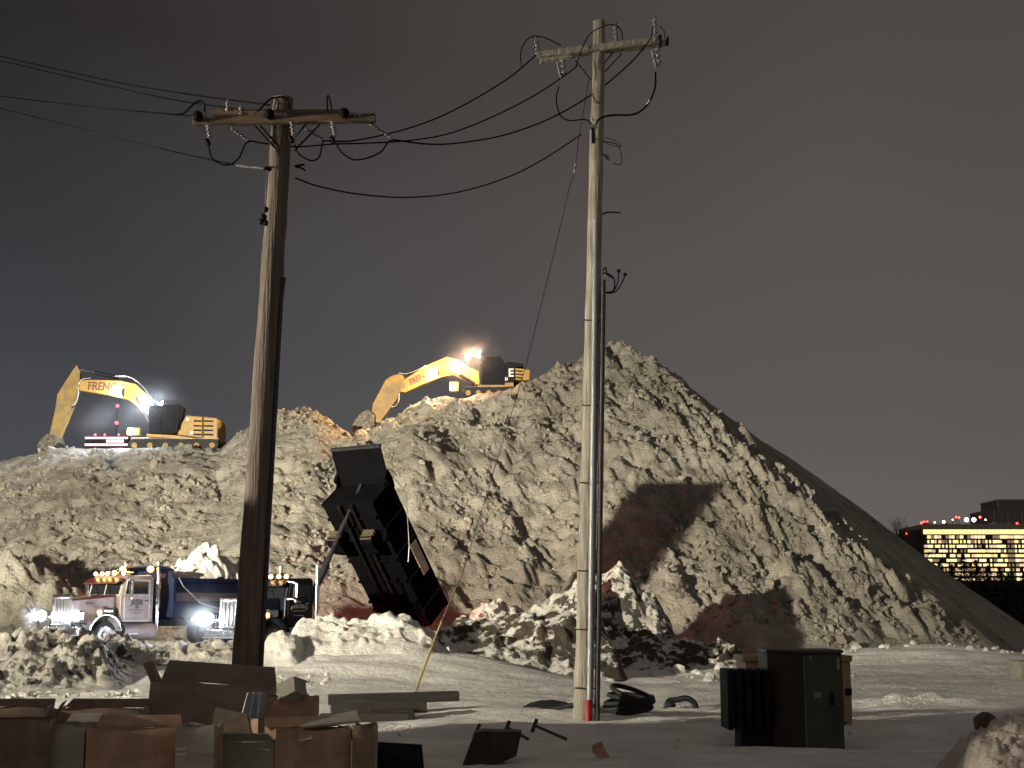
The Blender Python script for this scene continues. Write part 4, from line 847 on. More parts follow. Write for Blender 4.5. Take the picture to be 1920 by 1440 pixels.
tr1 = truck('dump_truck', 'white dump truck with maroon trim and two orange beacons, bed down and heaped with snow', o1, h1, M_white, M_maroon, M_bednavy, 0, True)
tr2 = truck('dump_truck', 'dark navy dump truck behind the brown pole with its bed raised', o2, h2, M_navy, None, M_bedblack, -R(51), False)
print('truck z', o1, o2, 'ground', gz(o1.x, o1.y), gz(o2.x, o2.y))
def headbeam(t, y, P):
    l = Vector((1.3, y, 1.2)); l.rotate(Euler((0, 0, t.rotation_euler.z))); f = Vector((1, 0, -.12)); f.rotate(Euler((0, 0, t.rotation_euler.z)))
    a = t.location+l; o = spot(a, a+f*10, P, 75, .9, (.82, .9, 1), .1, 'headlight_beam'); o.parent = t; o.matrix_parent_inverse = t.matrix_basis.inverted()
    o.matrix_parent_inverse = (Matrix.Translation(t.location)@t.rotation_euler.to_matrix().to_4x4()).inverted()
for t_ in (tr1, tr2):
    for y_ in (-1, 1): headbeam(t_, y_, 700)
omni((-10.0, .75, .95), 700, (1, .03, .02), tr2, 'tail_light_glow'); omni((-10.0, -.75, .95), 1300, (1, .03, .02), tr2, 'tail_light_glow')
omni((-9.35, 0, 1.0), 60, (1, .03, .02), tr1, 'tail_light_glow')
omni((-2.1, .82, 3.15), 60, (1, .45, .1), tr1, 'beacon_light'); omni((-2.1, -.82, 3.15), 60, (1, .45, .1), tr1, 'beacon_light')
for t_, y_, lab in ((tr1, 1.0, 'mist added for the cold glare round the near headlight of the white truck'), (tr1, -1.0, 'mist added for the cold glare round the far headlight of the white truck'), (tr2, -1.0, 'mist added for the cold glare round the headlight of the navy truck')):  # added mist balls stand for the lens glare of the headlights
    l = Vector((1.5, y_, 1.2)); l.rotate(Euler((0, 0, t_.rotation_euler.z))); k_ = 1.5 if t_ is tr2 else .8
    mist(lab, t_.location+l, (k_, k_, k_), .10 if t_ is tr2 else .12, 5)
    omni((1.55, y_, 1.2), 260 if t_ is tr2 else 120, (.75, .86, 1), t_, 'headlight_glow')
# snow load in the white truck's bed
X, Yl = np.meshgrid(np.arange(-2.7, 2.7, .06), np.arange(-1.19, 1.2, .06))
H = 1.6*np.clip(1-np.abs(X+.1)/2.5, 0, 1)**.8*np.clip(1-(np.abs(Yl)/1.3)**2, 0, 1)-.35+.4*chunks(X, Yl, 301, .7)+.3*chunks(X, Yl, 302, .33)+.2*fbm(X, Yl, 3, 303)
sl = gridmesh('snow_load', X[0], Yl[:, 0], H, M_clean, smooth=True)
q = Vector((-6.0, 0, 0)); q.rotate(Euler((0, 0, h1))); sl.location = o1+q+Vector((0, 0, 2.65)); sl.rotation_euler = (0, 0, h1)
prop(sl, 'pointed heap of lumpy snow loaded in the bed of the white truck', 'snow load')

# ------------------------------------------------------------------ cabinets
Yc = 26.0
cb = at(1505, 1392, Yc); cb.z = gz(cb.x, Yc)-.1
tf = thing('transformer_cabinet', 'dark green electrical transformer cabinet with cooling fins on its left', 'electrical cabinet', cb)
q0 = at(1448, 1222, Yc).x-cb.x; q1 = at(1580, 1222, Yc).x-cb.x; topz = at(1505, 1222, Yc).z-cb.z; split = at(1505, 1222, Yc).x-cb.x
# two faces seen corner-on: plan polygon
def plan(poly, z0, z1, nm, m, par, bev=.012):
    n_ = len(poly); vs = [(x, y, z0) for x, y in poly]+[(x, y, z1) for x, y in poly]
    return MB().add(vs, [tuple(range(n_-1, -1, -1)), tuple(range(n_, 2*n_))]+[(i, (i+1) % n_, (i+1) % n_+n_, i+n_) for i in range(n_)]).build(nm, m, par, bev)
plan([(q0, .55), (split, 0), (q1, .10), (q1+.02, 1.2), (q0, 1.5)], .0, topz-.03, 'body', M_brown, tf)
plan([(q0-.02, .53), (split, -.03), (q1+.03, .07), (q1+.05, 1.25), (q0-.02, 1.55)], topz-.027, topz+.03, 'lid', M_green, tf)
dr = plan([(split+.02, -.022), (q1-.02, .078), (q1-.02, .095), (split+.02, -.004)], .10, topz-.07, 'door', M_green, tf, .004)
MB().cyl((split+.01, -.03, .1), (split+.01, -.03, topz-.1), .014, 8).build('hinge', mat('worn_olive_edge', (.12, .12, .06), .5), dr)
lb = at(1532, 1303, Yc); MB().box(-.06, .07, -.006, .0, -.05, .05).build('warning_label', mat('faded_label', (.26, .27, .24), .6), dr, loc=(lb.x-cb.x, .008, lb.z-cb.z))
for k in range(3): MB().box(-.05, .06, -.009, -.004, -.04+k*.03, -.03+k*.03).build('label_line', M_green, dr, loc=(lb.x-cb.x, .008, lb.z-cb.z))
lb = at(1517, 1233, Yc); text('LASER', .035, mat('faded_label', (.3, .3, .3)), dr, (lb.x-cb.x, -.02, lb.z-cb.z), (math.pi/2, 0, 0)) if False else MB().box(-.05, .05, -.006, 0, -.012, .012).build('number_plate', MATS['faded_label'], dr, loc=(lb.x-cb.x, -.002, lb.z-cb.z))
lb = at(1576, 1245, Yc); MB().box(-.02, .025, -.006, 0, -.10, .10).build('number_plate', MATS['faded_label'], dr, loc=(lb.x-cb.x-.03, .07, lb.z-cb.z))
lb = at(1561, 1310, Yc); MB().box(-.035, .035, -.05, 0, -.12, .10).build('handle', M_black, dr, .01, loc=(lb.x-cb.x, .05, lb.z-cb.z))
f0 = at(1368, 1258, Yc).x-cb.x; fz0 = at(1368, 1372, Yc).z-cb.z; fz1 = at(1368, 1257, Yc).z-cb.z
for k in range(5):
    xx = f0+k*.17; MB().box(xx, xx+.10, .30, 1.25, fz0, fz1).build('cooling_fin', M_black, tf, .01)
MB().box(f0+.25, q0+.05, .45, 1.2, -.1, fz1-.05).build('fin_tank', M_black, tf)
Yt = 29.0; tb = at(1500, 1343, Yt); tb.z = gz(tb.x, Yt)-.1
tn = thing('tan_cabinet', 'tan metal cabinet standing behind the green transformer', 'electrical cabinet', tb)
a0 = at(1392, 1230, Yt).x-tb.x; a1 = at(1597, 1240, Yt).x-tb.x; zt = at(1500, 1229, Yt).z-tb.z
MB().box(a0+.06, a1-.03, 0, 1.2, .2, zt-.12).box(a0+.2, a0+.3, .02, 1.1, -.3, .2).box(a1-.15, a1-.05, .02, 1.1, -.3, .2).build('body', M_tan, tn, .01)
MB().box(a0, a1, -.06, 1.26, zt-.118, zt).build('lid', M_tan, tn, .01)
MB().box(a1-.2, a1-.06, -.02, -.002, .3, zt-.15).build('door', M_tan, tn, .004)
lk = at(1590, 1297, Yt); MB().box(-.06, .07, -.05, -.02, -.07, .07).build('lock_box', M_black, tn, .008, loc=(lk.x-tb.x, 0, lk.z-tb.z))

# ------------------------------------------------------------------ cartons in the foreground
def carton(label, p0, p1, pytop, pybot, Y, yaw, depth, m_front, m_side, flaps=(1, 1, 1, 1), tiltv=(0, 0), seed=0, open_=True, name='cardboard_box'):
    """front face spans p0..p1 pixels at its near edge; open carton with flaps"""
    a = at(p0, pytop, Y); b = at(p1, pytop, Y); zt_ = a.z; g = at((p0+p1)/2, pybot, Y).z
    W0 = (b.x-a.x); Hb = max(.15, zt_-g); c = Vector(((a.x+b.x)/2, Y, g))
    t = thing(name, label, 'box', c, (tiltv[0], tiltv[1], yaw), group='cardboard boxes in the foreground')
    rg_ = random.Random(seed); w2 = W0/2; n_ = 8; th = .008
    def wall(P0, P1, nm, m, bulge):
        # subdivided dented panel from P0 to P1 (2D plan), full height
        vs = []; fs = []; d = (Vector(P1)-Vector(P0)); nn = Vector((d.y, -d.x)).normalized()
        ph = rg_.uniform(0, 6)
        for s_ in (0, th):
            for j in range(n_+1):
                for i in range(n_+1):
                    u_, v_ = i/n_, j/n_; q_ = Vector(P0)+d*u_+nn*(bulge*math.sin(math.pi*u_)*(.3+.7*v_)*math.sin(v_*3+ph)-s_)
                    vs.append((q_.x, q_.y, Hb*v_+(.02*math.sin(u_*7+ph) if j == n_ else 0)))
        K = (n_+1)**2
        for j in range(n_):
            for i in range(n_):
                k = j*(n_+1)+i; fs += [(k, k+1, k+n_+2, k+n_+1), (K+k, K+k+n_+1, K+k+n_+2, K+k+1)]
        for i in range(n_): k = n_*(n_+1)+i; fs.append((k, k+1, K+k+1, K+k))
        return MB().add(vs, fs, True).build(nm, m, t)
    cs = [(-w2, 0), (w2, 0), (w2, depth), (-w2, depth)]
    wall(cs[0], cs[1], 'front_panel', m_front, .025); wall(cs[1], cs[2], 'side_panel', m_side, .02); wall(cs[2], cs[3], 'back_panel', m_front, .02); wall(cs[3], cs[0], 'side_panel', M_kraft, .02)
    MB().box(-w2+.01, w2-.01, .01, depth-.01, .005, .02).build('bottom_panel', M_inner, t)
    for k, f in enumerate(flaps):
        if not f: continue
        P0, P1 = Vector(cs[k]), Vector(cs[(k+1) % 4]); d = P1-P0; nn = Vector((d.y, -d.x)).normalized()
        an = R(f if abs(f) > 1 else rg_.uniform(20, 70)); fl = min(.30, depth*.4)
        o_ = nn*math.cos(an)*fl; hz = math.sin(an)*fl; e = d*.04
        vs = [(*P0, Hb), (*P1, Hb), (*(P1-e+o_), Hb+hz), (*(P0+e+o_), Hb+hz)]; vs += [(x, y, z-.01) for x, y, z in vs]
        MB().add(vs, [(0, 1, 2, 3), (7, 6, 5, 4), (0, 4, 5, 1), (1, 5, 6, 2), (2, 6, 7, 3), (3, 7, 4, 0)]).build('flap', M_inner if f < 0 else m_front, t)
    return t, w2, Hb
V0 = (0, 0, 0, 0)
t, w2, Hb = carton('tall open carton with a white square label on its face, in the front row', 516, 662, 1368, 1500, 17.6, R(24), .55, M_kraft, M_grey, (0, -50, 30, 0), seed=1)
MB().box(.03, .15, -.006, 0, Hb-.50, Hb-.36).build('paper_label', M_label, t, loc=(w2-.005, .30, 0)).rotation_euler = (0, 0, R(90))
carton('narrow tan carton standing right of the one with the white label', 661, 704, 1362, 1500, 17.7, R(2), .5, mat('tan_cardboard', (.24, .17, .10), .85, var=.12, scale=3), M_grey, (0, 0, 0, 0), seed=2)
t, w2, Hb = carton('kraft carton with two strips of tape on its shade-grey right face in the front row', 165, 330, 1368, 1500, 17.2, R(6), .5, M_kraft, M_grey, (0, 0, 40, 0), seed=3)
t, w2, Hb = carton('grey carton panel with two tape strips left of the dark gap in the front row', 330, 403, 1362, 1500, 17.0, R(-4), .4, M_grey, M_kraft, (0, 0, 0, 0), seed=4)
for k in range(2): MB().box(.0, .12, -.036, -.030, -.012, .012).build('tape', M_tape, t, loc=(-w2+.02, 0, Hb-.26-k*.06))
carton('brown carton at the bottom left corner with its flap folded outward', -40, 92, 1352, 1500, 17.1, R(12), .6, mat('brown_cardboard', (.20, .13, .09), .85, var=.2, scale=3), M_kraft, (0, 60, -30, 0), seed=5)
carton('slim grey carton between the brown corner carton and the taped ones', 94, 160, 1360, 1500, 17.3, R(-3), .5, M_grey, M_kraft, (0, 0, 30, 0), seed=6)
carton('low dark carton in the middle of the front row', 404, 516, 1388, 1500, 17.5, R(-8), .5, M_grey, M_grey, (30, 0, 0, 0), seed=7)
t, w2, Hb = carton('large carton in the back row with a lit-orange face and a shade-grey right side', 485, 600, 1308, 1500, 19.0, R(22), .62, M_kraft, M_grey, (0, 0, -40, 0), seed=8)
MB().box(.03, .13, -.006, 0, Hb-.42, Hb-.36).build('paper_label', M_label, t, loc=(w2-.005, .2, 0)).rotation_euler = (0, 0, R(90))
t, w2, Hb = carton('biggest sagging carton in the back row, its wide rim sloping down to the right', 268, 492, 1285, 1500, 19.4, R(2), .7, mat('brown_grey_cardboard', (.25, .195, .15), .85, var=.15, scale=2), M_grey, (0, 0, 75, 60), (0, R(4.0)), seed=9)
carton('low dark carton behind the brown ones at the left', 96, 262, 1330, 1500, 18.8, R(-2), .5, MATS['brown_cardboard'], M_grey, (0, 0, 30, 0), seed=10)
carton('dark carton at the left edge of the back row', -60, 82, 1328, 1500, 18.6, R(3), .5, MATS['brown_cardboard'], M_grey, (0, 0, 25, 0), seed=11)
# small tipped carton on the rim
sc_ = at(538, 1300, 19.0); t = thing('small_carton', 'small carton lying tipped on top of the back row', 'box', sc_, (R(-18), R(-24), R(-28)), group='cardboard boxes in the foreground')
MB().box(-.06, .24, -.12, .12, -.10, .12).build('body', [M_grey], t, .004); MB().box(-.068, -.061, -.115, .115, -.095, .115).build('end_panel', M_kraft, t); MB().box(-.05, .23, .0, .19, .124, .130).build('flap', M_inner, t)
# crumpled plastic film hanging over the rim
fp = at(478, 1298, 18.85); vs = []; fs = []
for j in range(13):
    for i in range(13):
        u_, v_ = i/12, j/12; vs.append((-.10+.24*u_-.08*v_*(1-u_), -.02-.02*math.sin(u_*19)-.02*v_, -.34*v_))
for j in range(12):
    for i in range(12): k = j*13+i; fs.append((k, k+13, k+14, k+1))
o = MB().add(vs, fs, True).build('plastic_film', M_film, None, loc=fp); so = o.modifiers.new('thick', 'SOLIDIFY'); so.thickness = .004
prop(o, 'crumpled grey plastic film hanging over the biggest carton', 'plastic film')
# flat sheet between rows and black panel at right
for lab, P, m_, cat_ in (('flattened grey cardboard sheet lying between the two rows of cartons', [(560, 1362, 17.9), (676, 1350, 17.9), (668, 1332, 18.7), (600, 1345, 18.7)], M_grey, 'cardboard sheet'),
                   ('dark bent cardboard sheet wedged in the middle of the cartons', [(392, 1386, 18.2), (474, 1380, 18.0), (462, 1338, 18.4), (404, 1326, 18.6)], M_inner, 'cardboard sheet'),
                   ('long grey cardboard flap lying across the taped cartons', [(236, 1380, 17.6), (338, 1366, 17.6), (332, 1350, 18.1), (262, 1356, 18.2)], M_grey, 'cardboard sheet'),
                   ('small torn kraft flap sticking up left of the white label carton', [(556, 1392, 17.4), (588, 1384, 17.4), (574, 1374, 17.5), (562, 1360, 17.5)], M_kraft, 'cardboard sheet'),
                   ('black rectangular panel standing in the snow right of the cartons', [(703, 1460, 18.4), (797, 1460, 18.4), (791, 1396, 18.4), (706, 1391, 18.4)], M_black, 'panel')):
    pts_ = [at(*p) for p in P]; c = sum(pts_, Vector())/4; top_ = [tuple(p-c) for p in pts_]; nn = (pts_[1]-pts_[0]).cross(pts_[3]-pts_[0]).normalized()*.03
    vs = top_+[tuple(Vector(p)-nn) for p in top_]
    o = MB().add(vs, [(0, 1, 2, 3), (7, 6, 5, 4), (0, 4, 5, 1), (1, 5, 6, 2), (2, 6, 7, 3), (3, 7, 4, 0)]).build('cardboard_sheet' if m_ is not M_black else 'leaning_board', m_, None, .004, loc=c); prop(o, lab, cat_)

# ------------------------------------------------------------------ timbers
def timber(label, a, b, w_, h_, Y0, Y1, m=M_timber):
    p = at(*a, Y0); q = at(*b, Y1); d = q-p; c = (p+q)/2
    M = d.to_track_quat('X', 'Z').to_matrix().to_4x4()
    o = MB().box(-d.length/2, d.length/2, -w_/2, w_/2, -h_/2, h_/2, M=M).build('timber_beam', m, None, .02, loc=c); prop(o, label, 'timber', 'old timbers by the guy wire'); return o
timber('longest top timber reaching right under the guy wire', (615, 1312), (860, 1305), .34, .22, 31.5, 31.9)
timber('short timber lying in front of the long top one', (620, 1328), (800, 1324), .34, .24, 30.9, 31.1)
timber('lowest timber with a square notch at its end beside the boxes', (600, 1350), (768, 1348), .3, .26, 30.0, 30.1)
timber('stubby timber block under the foot of the guy wire', (690, 1340), (775, 1338), .3, .2, 30.6, 30.8)
# debris
def piece(name, label, cat, P, Y, th, m, group=None):
    pts_ = [at(x, y, Y) for x, y in P]; c = sum(pts_, Vector())/len(pts_)
    b = MB().prism([(p.x-c.x, p.z-c.z) for p in pts_], -th/2, th/2); o = b.build(name, m, None, .01, loc=c); prop(o, label, cat, group); return o
o = piece('overturned_bin', 'dark brown wooden bin lying half buried in the foreground snow', 'crate', [(868, 1432), (890, 1372), (905, 1368), (978, 1370), (968, 1415), (925, 1434)], 22.8, .5, mat('dark_stained_wood', (.045, .028, .022), .8, var=.3, scale=5))
for i, (lab, P) in enumerate((('leftmost short stake sticking up behind the bin', [(886, 1378), (897, 1356), (903, 1358), (893, 1380)]), ('middle stake directly behind the bin', [(944, 1372), (952, 1350), (959, 1352), (950, 1374)]), ('rightmost stake of the three in the snow', [(994, 1372), (1003, 1347), (1010, 1349), (1001, 1374)]))):
    piece('wooden_stake', lab, 'stake', P, 24.6, .06, M_timber, 'stakes in the foreground snow')
timber('thin plank leaning away from the rightmost stake', (1004, 1361), (1062, 1386), .05, .05, 24.5, 23.4); timber('thin plank leaning away from the middle stake', (953, 1365), (990, 1386), .05, .05, 24.5, 23.2)
o = piece('cardboard_scrap', 'small torn tan cardboard scrap poking out of the snow', 'cardboard scrap', [(1110, 1398), (1128, 1390), (1134, 1404), (1146, 1424), (1136, 1428), (1122, 1420), (1112, 1412)], 23.2, .10, M_kraft)
# coiled black hoses
hb = at(1170, 1340, 32.0); hb.z = gz(hb.x, 32)
hc = thing('hose_coil', 'coil of thick black hose lying by the foot of the pale pole', 'hose', hb)
for k in range(6):
    pts_ = []
    for i in range(25):
        a = 2*math.pi*i/24; pts_.append((.62*math.cos(a)*(1-.05*k)+.04*k, .42*math.sin(a), .12+.07*k+(.10*math.sin(a+.9*k)+.12*math.cos(a-.4*k))*(.5+.1*k)))
    MB().tube(pts_, .055, 8, caps=False).build('hose_loop', M_rubber, hc)
MB().tube(curve3([(-.6, 0, .2), (-1.1, .1, .22), (-1.7, .3, .10), (-2.4, .5, .06)]), .05, 8).build('hose_end', M_rubber, hc)
hb = at(1278, 1325, 37.0); hb.z = gz(hb.x, 37)
hc = thing('rubber_scrap', 'small twisted black rubber scrap lying right of the hose coil', 'rubber scrap', hb)
MB().tube(curve3([(-.40, 0, .05), (-.32, .1, .22), (-.1, .1, .26), (.15, .05, .30), (.33, .0, .18), (.38, 0, 0)]), .075, 8).build('strip', M_rubber, hc); MB().ball((-.3, -.02, .13), .12, 8, 6, (1.3, 1, .8)).build('lump', M_rubber, hc)
tp = at(1030, 1345, 33.0); tp.z = gz(tp.x, 33)
X, Yl = np.meshgrid(np.arange(-.85, .85, .05), np.arange(-.5, .5, .05)); H = .26*np.clip(1-(X/.8)**2, 0, 1)*np.clip(1-(Yl/.45)**2, 0, 1)+.03*perlin(X*4, Yl*4, 8)-.02
o = gridmesh('black_sheet', X[0], Yl[:, 0], H, M_rubber, smooth=True); o.location = tp; prop(o, 'low black sheet lying left of the pale pole foot', 'tarp')  # plain black domed sheet
# right edge: stone on the near heap and pale concrete block
sb = at(1850, 1350, 21.6); o = MB().prism([(-.16, -.16), (-.17, .03), (.0, .13), (.15, .02), (.14, -.16)], -.14, .14).build('stone_block', mat('brown_stone', (.12, .085, .065), .9, var=.25, scale=6, bump=.5), None, .03, loc=sb); prop(o, 'brown stone block wedged beside the near snow heap', 'stone')
qb = at(1925, 1270, 52); qb.z = gz(qb.x, 52); o = MB().box(-.42, .9, -.5, .5, -.1, .72).build('concrete_block', M_concrete, None, .04, loc=qb); prop(o, 'pale concrete block at the right edge of the lot', 'concrete block')

# ------------------------------------------------------------------ far buildings
YB = 1000.0
fb = at(1860, 1156, YB); fb.z = -.5
B = thing('office_building', 'long lit multi-storey building with a glowing yellow top row at the right edge', 'building', fb)
def BX(px): return at(px, 1000, YB).x-fb.x
def BZ(py): return at(1860, py, YB).z-fb.z
M_bwall = mat('dark_facade', (.06, .05, .04), .8); M_roof = mat('tan_roof', (.30, .25, .20), .8)
MB().box(BX(1730), BX(2010), 0, 60, 0, BZ(992)).build('wall', M_bwall, B)
MB().box(BX(1729), BX(2012), -1, 61, BZ(991.5), BZ(983)).build('roof', M_roof, B)
MB().box(BX(1700), BX(1729.6), 6, 70, 0, BZ(998)).build('side_wing', mat('darker_facade', (.03, .028, .026), .8), B)
WM = [glow('window_yellow', (1, .72, .22), 1.7), glow('window_cream', (1, .78, .42), 1.5), glow('window_pink', (1, .66, .42), 1.0), glow('window_dim', (.9, .6, .3), .25), mat('window_unlit', (.02, .02, .02), .2)]
cols = [1731+6.8*i for i in range(40)]; rg_ = random.Random(2)
for i, cx_ in enumerate(cols):
    MB().box(BX(cx_+.3), BX(cx_+6.3), -.5, -.1, BZ(1001.5), BZ(993)).build('window', WM[0], B)
stuff = MB()
for r_ in range(1, 11):
    yy = 1001+r_*8.8-3.2
    for i, cx_ in enumerate(cols):
        k = rg_.choices([0, 1, 2, 3, 4], [.22, .32, .22, .14, .10])[0]
        if cx_ > 1885 and r_ > 1 and cx_ < 1900: k = 3
        w_ = rg_.choice([3.0, 5.4, 6.0, 6.6])
        if r_ == 1 or (r_ == 2 and i < 20): MB().box(BX(cx_+.4), BX(cx_+.4+w_), -.5, -.1, BZ(yy+3), BZ(yy-2.6)).build('window', WM[k], B)
        else: stuff.cur = k; stuff.box(BX(cx_+.4), BX(cx_+.4+w_), -.5, -.1, BZ(yy+2.6), BZ(yy-2.4))
prop(stuff.build('window', WM, B), kind='stuff')
for r_ in range(12):
    yy = 1001+r_*8.8+2; MB().box(BX(1729), BX(2011), -2.2, 0, BZ(yy+1.0), BZ(yy-1.0)).build('floor_band', M_bwall, B)
for px, py, c_, s_, r_ in ((1731, 980, 'red', 7, 1.1), (1736, 978, 'red', 7, .9), (1742, 977.5, 'red', 7, .8), (1797, 969, 'red', 7, 1.0), (1802, 970, 'red', 7, 1.0), (1842, 969, 'red', 7, 1.1), (1911, 981, 'red', 7, 1.1), (1916, 984, 'red', 7, .9), (1702, 1000, 'red', 5, .8),
                           (1816, 974, 'white', 12, 1.9), (1830, 974, 'white', 12, 1.9), (1773, 978, 'cream', 6, 1.4), (1756, 979, 'cream', 4, .8), (1790, 974, 'cream', 4, .7), (1852, 974, 'cream', 4, .8)):
    cc = {'red': (1, .05, .04), 'white': (.95, 1, .92), 'cream': (1, .85, .6)}[c_]
    l_ = MB().cyl((BX(px), 3, BZ(985)), (BX(px), 3, BZ(py)), .25, 6).build('roof_lamp', M_dark, B); MB().ball((BX(px), 3, BZ(py)), r_*.8, 8, 6).build('lens', glow('roof_'+c_, cc, s_), l_)
for px in (1745, 1785, 1870, 1895): MB().box(BX(px), BX(px+9), 8, 18, BZ(984), BZ(978)).build('roof_unit', M_roof, B)
YB2 = 1150.0; f2 = at(1900, 1156, YB2); f2.z = -.5
B2 = thing('grey_building', 'unlit grey block with a pale roof edge behind the lit building', 'building', f2)
bx2 = lambda px: at(px, 1000, YB2).x-f2.x
bz2 = lambda py: at(1900, py, YB2).z-f2.z
M_g = mat('grey_facade', (.16, .15, .14), .8)
MB().box(bx2(1858), bx2(2020), 0, 50, 0, bz2(955)).build('wall', M_g, B2); MB().box(bx2(1877), bx2(2010), 4, 46, bz2(955)+.02, bz2(938)).build('penthouse', M_g, B2)
MB().box(bx2(1876), bx2(2012), 3, 47, bz2(938), bz2(935.5)).box(bx2(1876), bx2(1878), 3, 4, bz2(955), bz2(938)).build('roof_edge', M_concrete, B2)
for k in range(4): MB().box(bx2(1864+k*26), bx2(1866+k*26), -.8, 0, 0, bz2(955)).build('pilaster', mat('pale_pilaster', (.3, .28, .25), .8), B2)
# far lit parapet with red mast, seen under the left boom
YF = 420.0; f3 = at(200, 1150, YF); f3.z = 0
B3 = thing('tower_building', 'far tower with two glowing pink parapet bands seen under the left boom', 'building', f3)
x3 = lambda px: at(px, 825, YF).x-f3.x
z3 = lambda py: at(200, py, YF).z-f3.z
MB().box(x3(161), x3(239), 0, 14, 0, z3(818)).build('wall', M_bwall, B3)
Mp = glow('pink_band_glow', (1, .62, .70), 1.6)
MB().box(x3(160), x3(240), -.5, -.02, z3(823), z3(819.5)).build('light_band', Mp, B3); MB().box(x3(160), x3(240), -.5, -.02, z3(836), z3(832)).build('light_band', Mp, B3)
MB().box(x3(200), x3(232), -.5, -.02, z3(830), z3(824.5)).build('light_band', Mp, B3)
for px in (178, 196, 222): MB().ball((x3(px), 0, z3(815)), .35, 8, 6).build('red_lamp', glow('red_beacon', (1, .05, .08), 6), B3)
f4 = at(202, 1150, 440); f4.z = 0; B4 = thing('radio_mast', 'slim radio mast with two red beacons seen under the left boom', 'radio mast', f4)
z4 = lambda py: at(202, py, 440).z
b = MB()
for k in range(3):
    a = 2*math.pi*k/3; b.cyl((.6*math.cos(a), .6*math.sin(a), 0), (.12*math.cos(a), .12*math.sin(a), z4(758)), .06, 5)
for k in range(40):
    z_ = k*z4(760)/40; b.cyl((.5*(1-k/50), 0, z_), (-.25*(1-k/50), .4, z_+1.2), .035, 4)
b.build('lattice', M_dark, B4)
for py in (761, 793): MB().ball((0, 0, z4(py)), .55, 10, 7).build('beacon', MATS['red_beacon'], B4)
f5 = at(1648, 1150, 420); f5.z = 0; B5 = thing('blue_light_column', 'slim column with a blue light above the right flank of the pile', 'light column', f5)
zz = at(1648, 1005, 420).z; MB().cyl((0, 0, 0), (0, 0, zz-1), .15, 8).build('column', M_dark, B5); MB().cyl((0, 0, zz-.9), (0, 0, zz+1.1), .36, 8, .15).build('lamp', glow('blue_glow', (.06, .12, 1), 5), B5)

# ------------------------------------------------------------------ trees
M_bark = mat('dark_bark', (.05, .04, .03), .9); M_needle = mat('dark_needles', (.022, .028, .018), .9, var=.4)
def conifer(label, px, pytop, Y, wd, seed):
    rg_ = random.Random(seed); b = at(px, 1165, Y); b.z = -.2; Hh = at(px, pytop, Y).z+.2
    t = thing('pine_tree', label, 'tree', b, group='dark pines before the lit building')
    MB().cyl((0, 0, 0), (0, 0, Hh*.95), .22, 8, .04).build('trunk', M_bark, t)
    m_ = MB()
    for k in range(1500):
        h_ = rg_.random()**.75; r_ = wd*(1-h_)**.8*(.35+.75*rg_.random())*(1+.25*math.sin(h_*38+seed)); a = rg_.uniform(0, 6.283)
        c = Vector((r_*math.cos(a), r_*math.sin(a), Hh*(.06+.94*h_)-r_*.18)); s_ = rg_.uniform(.18, .5)*(1.3-.6*h_)
        d = Vector((math.cos(a), math.sin(a), -.25))*s_*1.5; e = Vector((-math.sin(a), math.cos(a), rg_.uniform(-.4, .4)))*s_*.55
        m_.add([c-d*.4-e, c-d*.4+e, c+d], [(0, 1, 2)])
    m_.build('crown', M_needle, t)
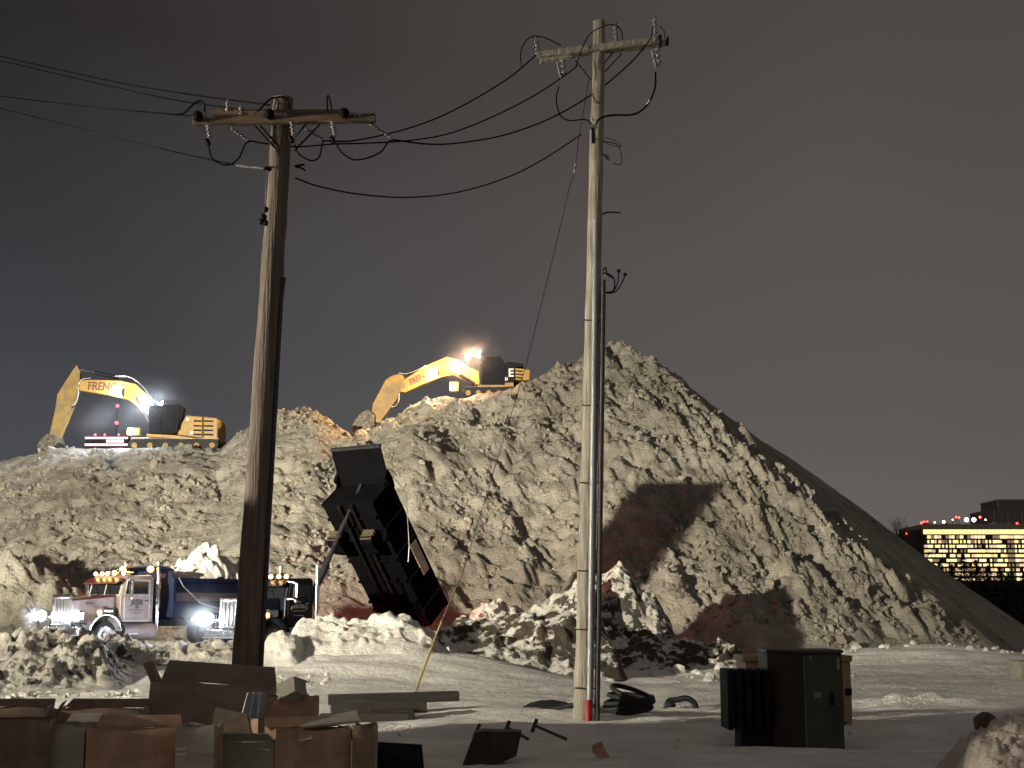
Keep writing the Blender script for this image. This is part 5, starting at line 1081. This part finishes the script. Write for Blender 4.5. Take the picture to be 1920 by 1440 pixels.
spots = [(1694, 1062, 230, 2.6), (1718, 1072, 250, 3), (1742, 1064, 240, 3.2), (1768, 1050, 260, 3.4), (1790, 1058, 235, 3.2), (1812, 1040, 255, 3.6), (1836, 1050, 240, 3.4), (1858, 1060, 265, 3.6), (1880, 1062, 235, 3.3), (1902, 1072, 250, 3.4), (1926, 1075, 240, 3.4), (1950, 1070, 255, 3.4),
         (1704, 1110, 200, 3.4), (1755, 1095, 195, 3.6), (1800, 1098, 200, 3.8), (1848, 1092, 198, 3.8), (1892, 1100, 195, 3.6), (1935, 1104, 200, 3.6), (1778, 1100, 215, 3.8), (1824, 1096, 212, 3.8), (1870, 1098, 214, 3.8), (1915, 1100, 212, 3.8)]
order = ['leftmost', 'second', 'third', 'fourth', 'fifth', 'sixth', 'seventh', 'eighth', 'ninth', 'tenth', 'eleventh', 'twelfth']
for i, (px, pt, Y, wd) in enumerate(spots):
    lab = ('tall dark pine standing against the lit windows, %s from the left' % order[i]) if i < 12 else ('short bushy black pine in the front row, %s from the left' % order[[0, 1, 3, 5, 7, 9, 2, 4, 6, 8][i-12]])
    conifer(lab, px, pt, Y, wd, i)
def bare(label, px, pytop, Y, seed):
    rg_ = random.Random(seed); b = at(px, 1160, Y); b.z = -.2; Hh = at(px, pytop, Y).z+.2
    t = thing('bare_tree', label, 'tree', b, group='bare trees behind the flank')
    tr = MB(); cr = MB(); tr.cyl((0, 0, 0), (0, 0, Hh*.45), .45, 7, .28).build('trunk', M_bark, t)
    def br(p, d, ln, r_, lv):
        q = p+d*ln; m1 = p.lerp(q, .5)+Vector((rg_.uniform(-1, 1), rg_.uniform(-1, 1), 0))*ln*.06
        cr.tube([p, m1, q], [r_, r_*.8, r_*.6], 4, caps=False)
        if lv:
            for _ in range(4 if lv > 1 else 5):
                dd = (d+Vector((rg_.uniform(-1, 1), rg_.uniform(-1, 1), rg_.uniform(-.1, .6)))*.62).normalized(); br(p.lerp(q, rg_.uniform(.45, 1)), dd, ln*rg_.uniform(.55, .8), r_*.55, lv-1)
    for k in range(5):
        a = k*1.26+rg_.random(); br(Vector((0, 0, Hh*(.25+.04*k))), Vector((math.cos(a)*.5, math.sin(a)*.5, 1)).normalized(), Hh*.30, .18, 4)
    cr.build('crown', M_bark, t)
for i, (px, pt) in enumerate(((1652, 985), (1668, 992), (1684, 1002), (1700, 1005))):
    bare(('tallest bare tree nearest the blue light', 'bare tree second from the blue light', 'bare tree third from the blue light', 'lowest bare tree beside the lit building')[i], px, pt, 330+i*8, 40+i)
print('built', len(bpy.data.objects))
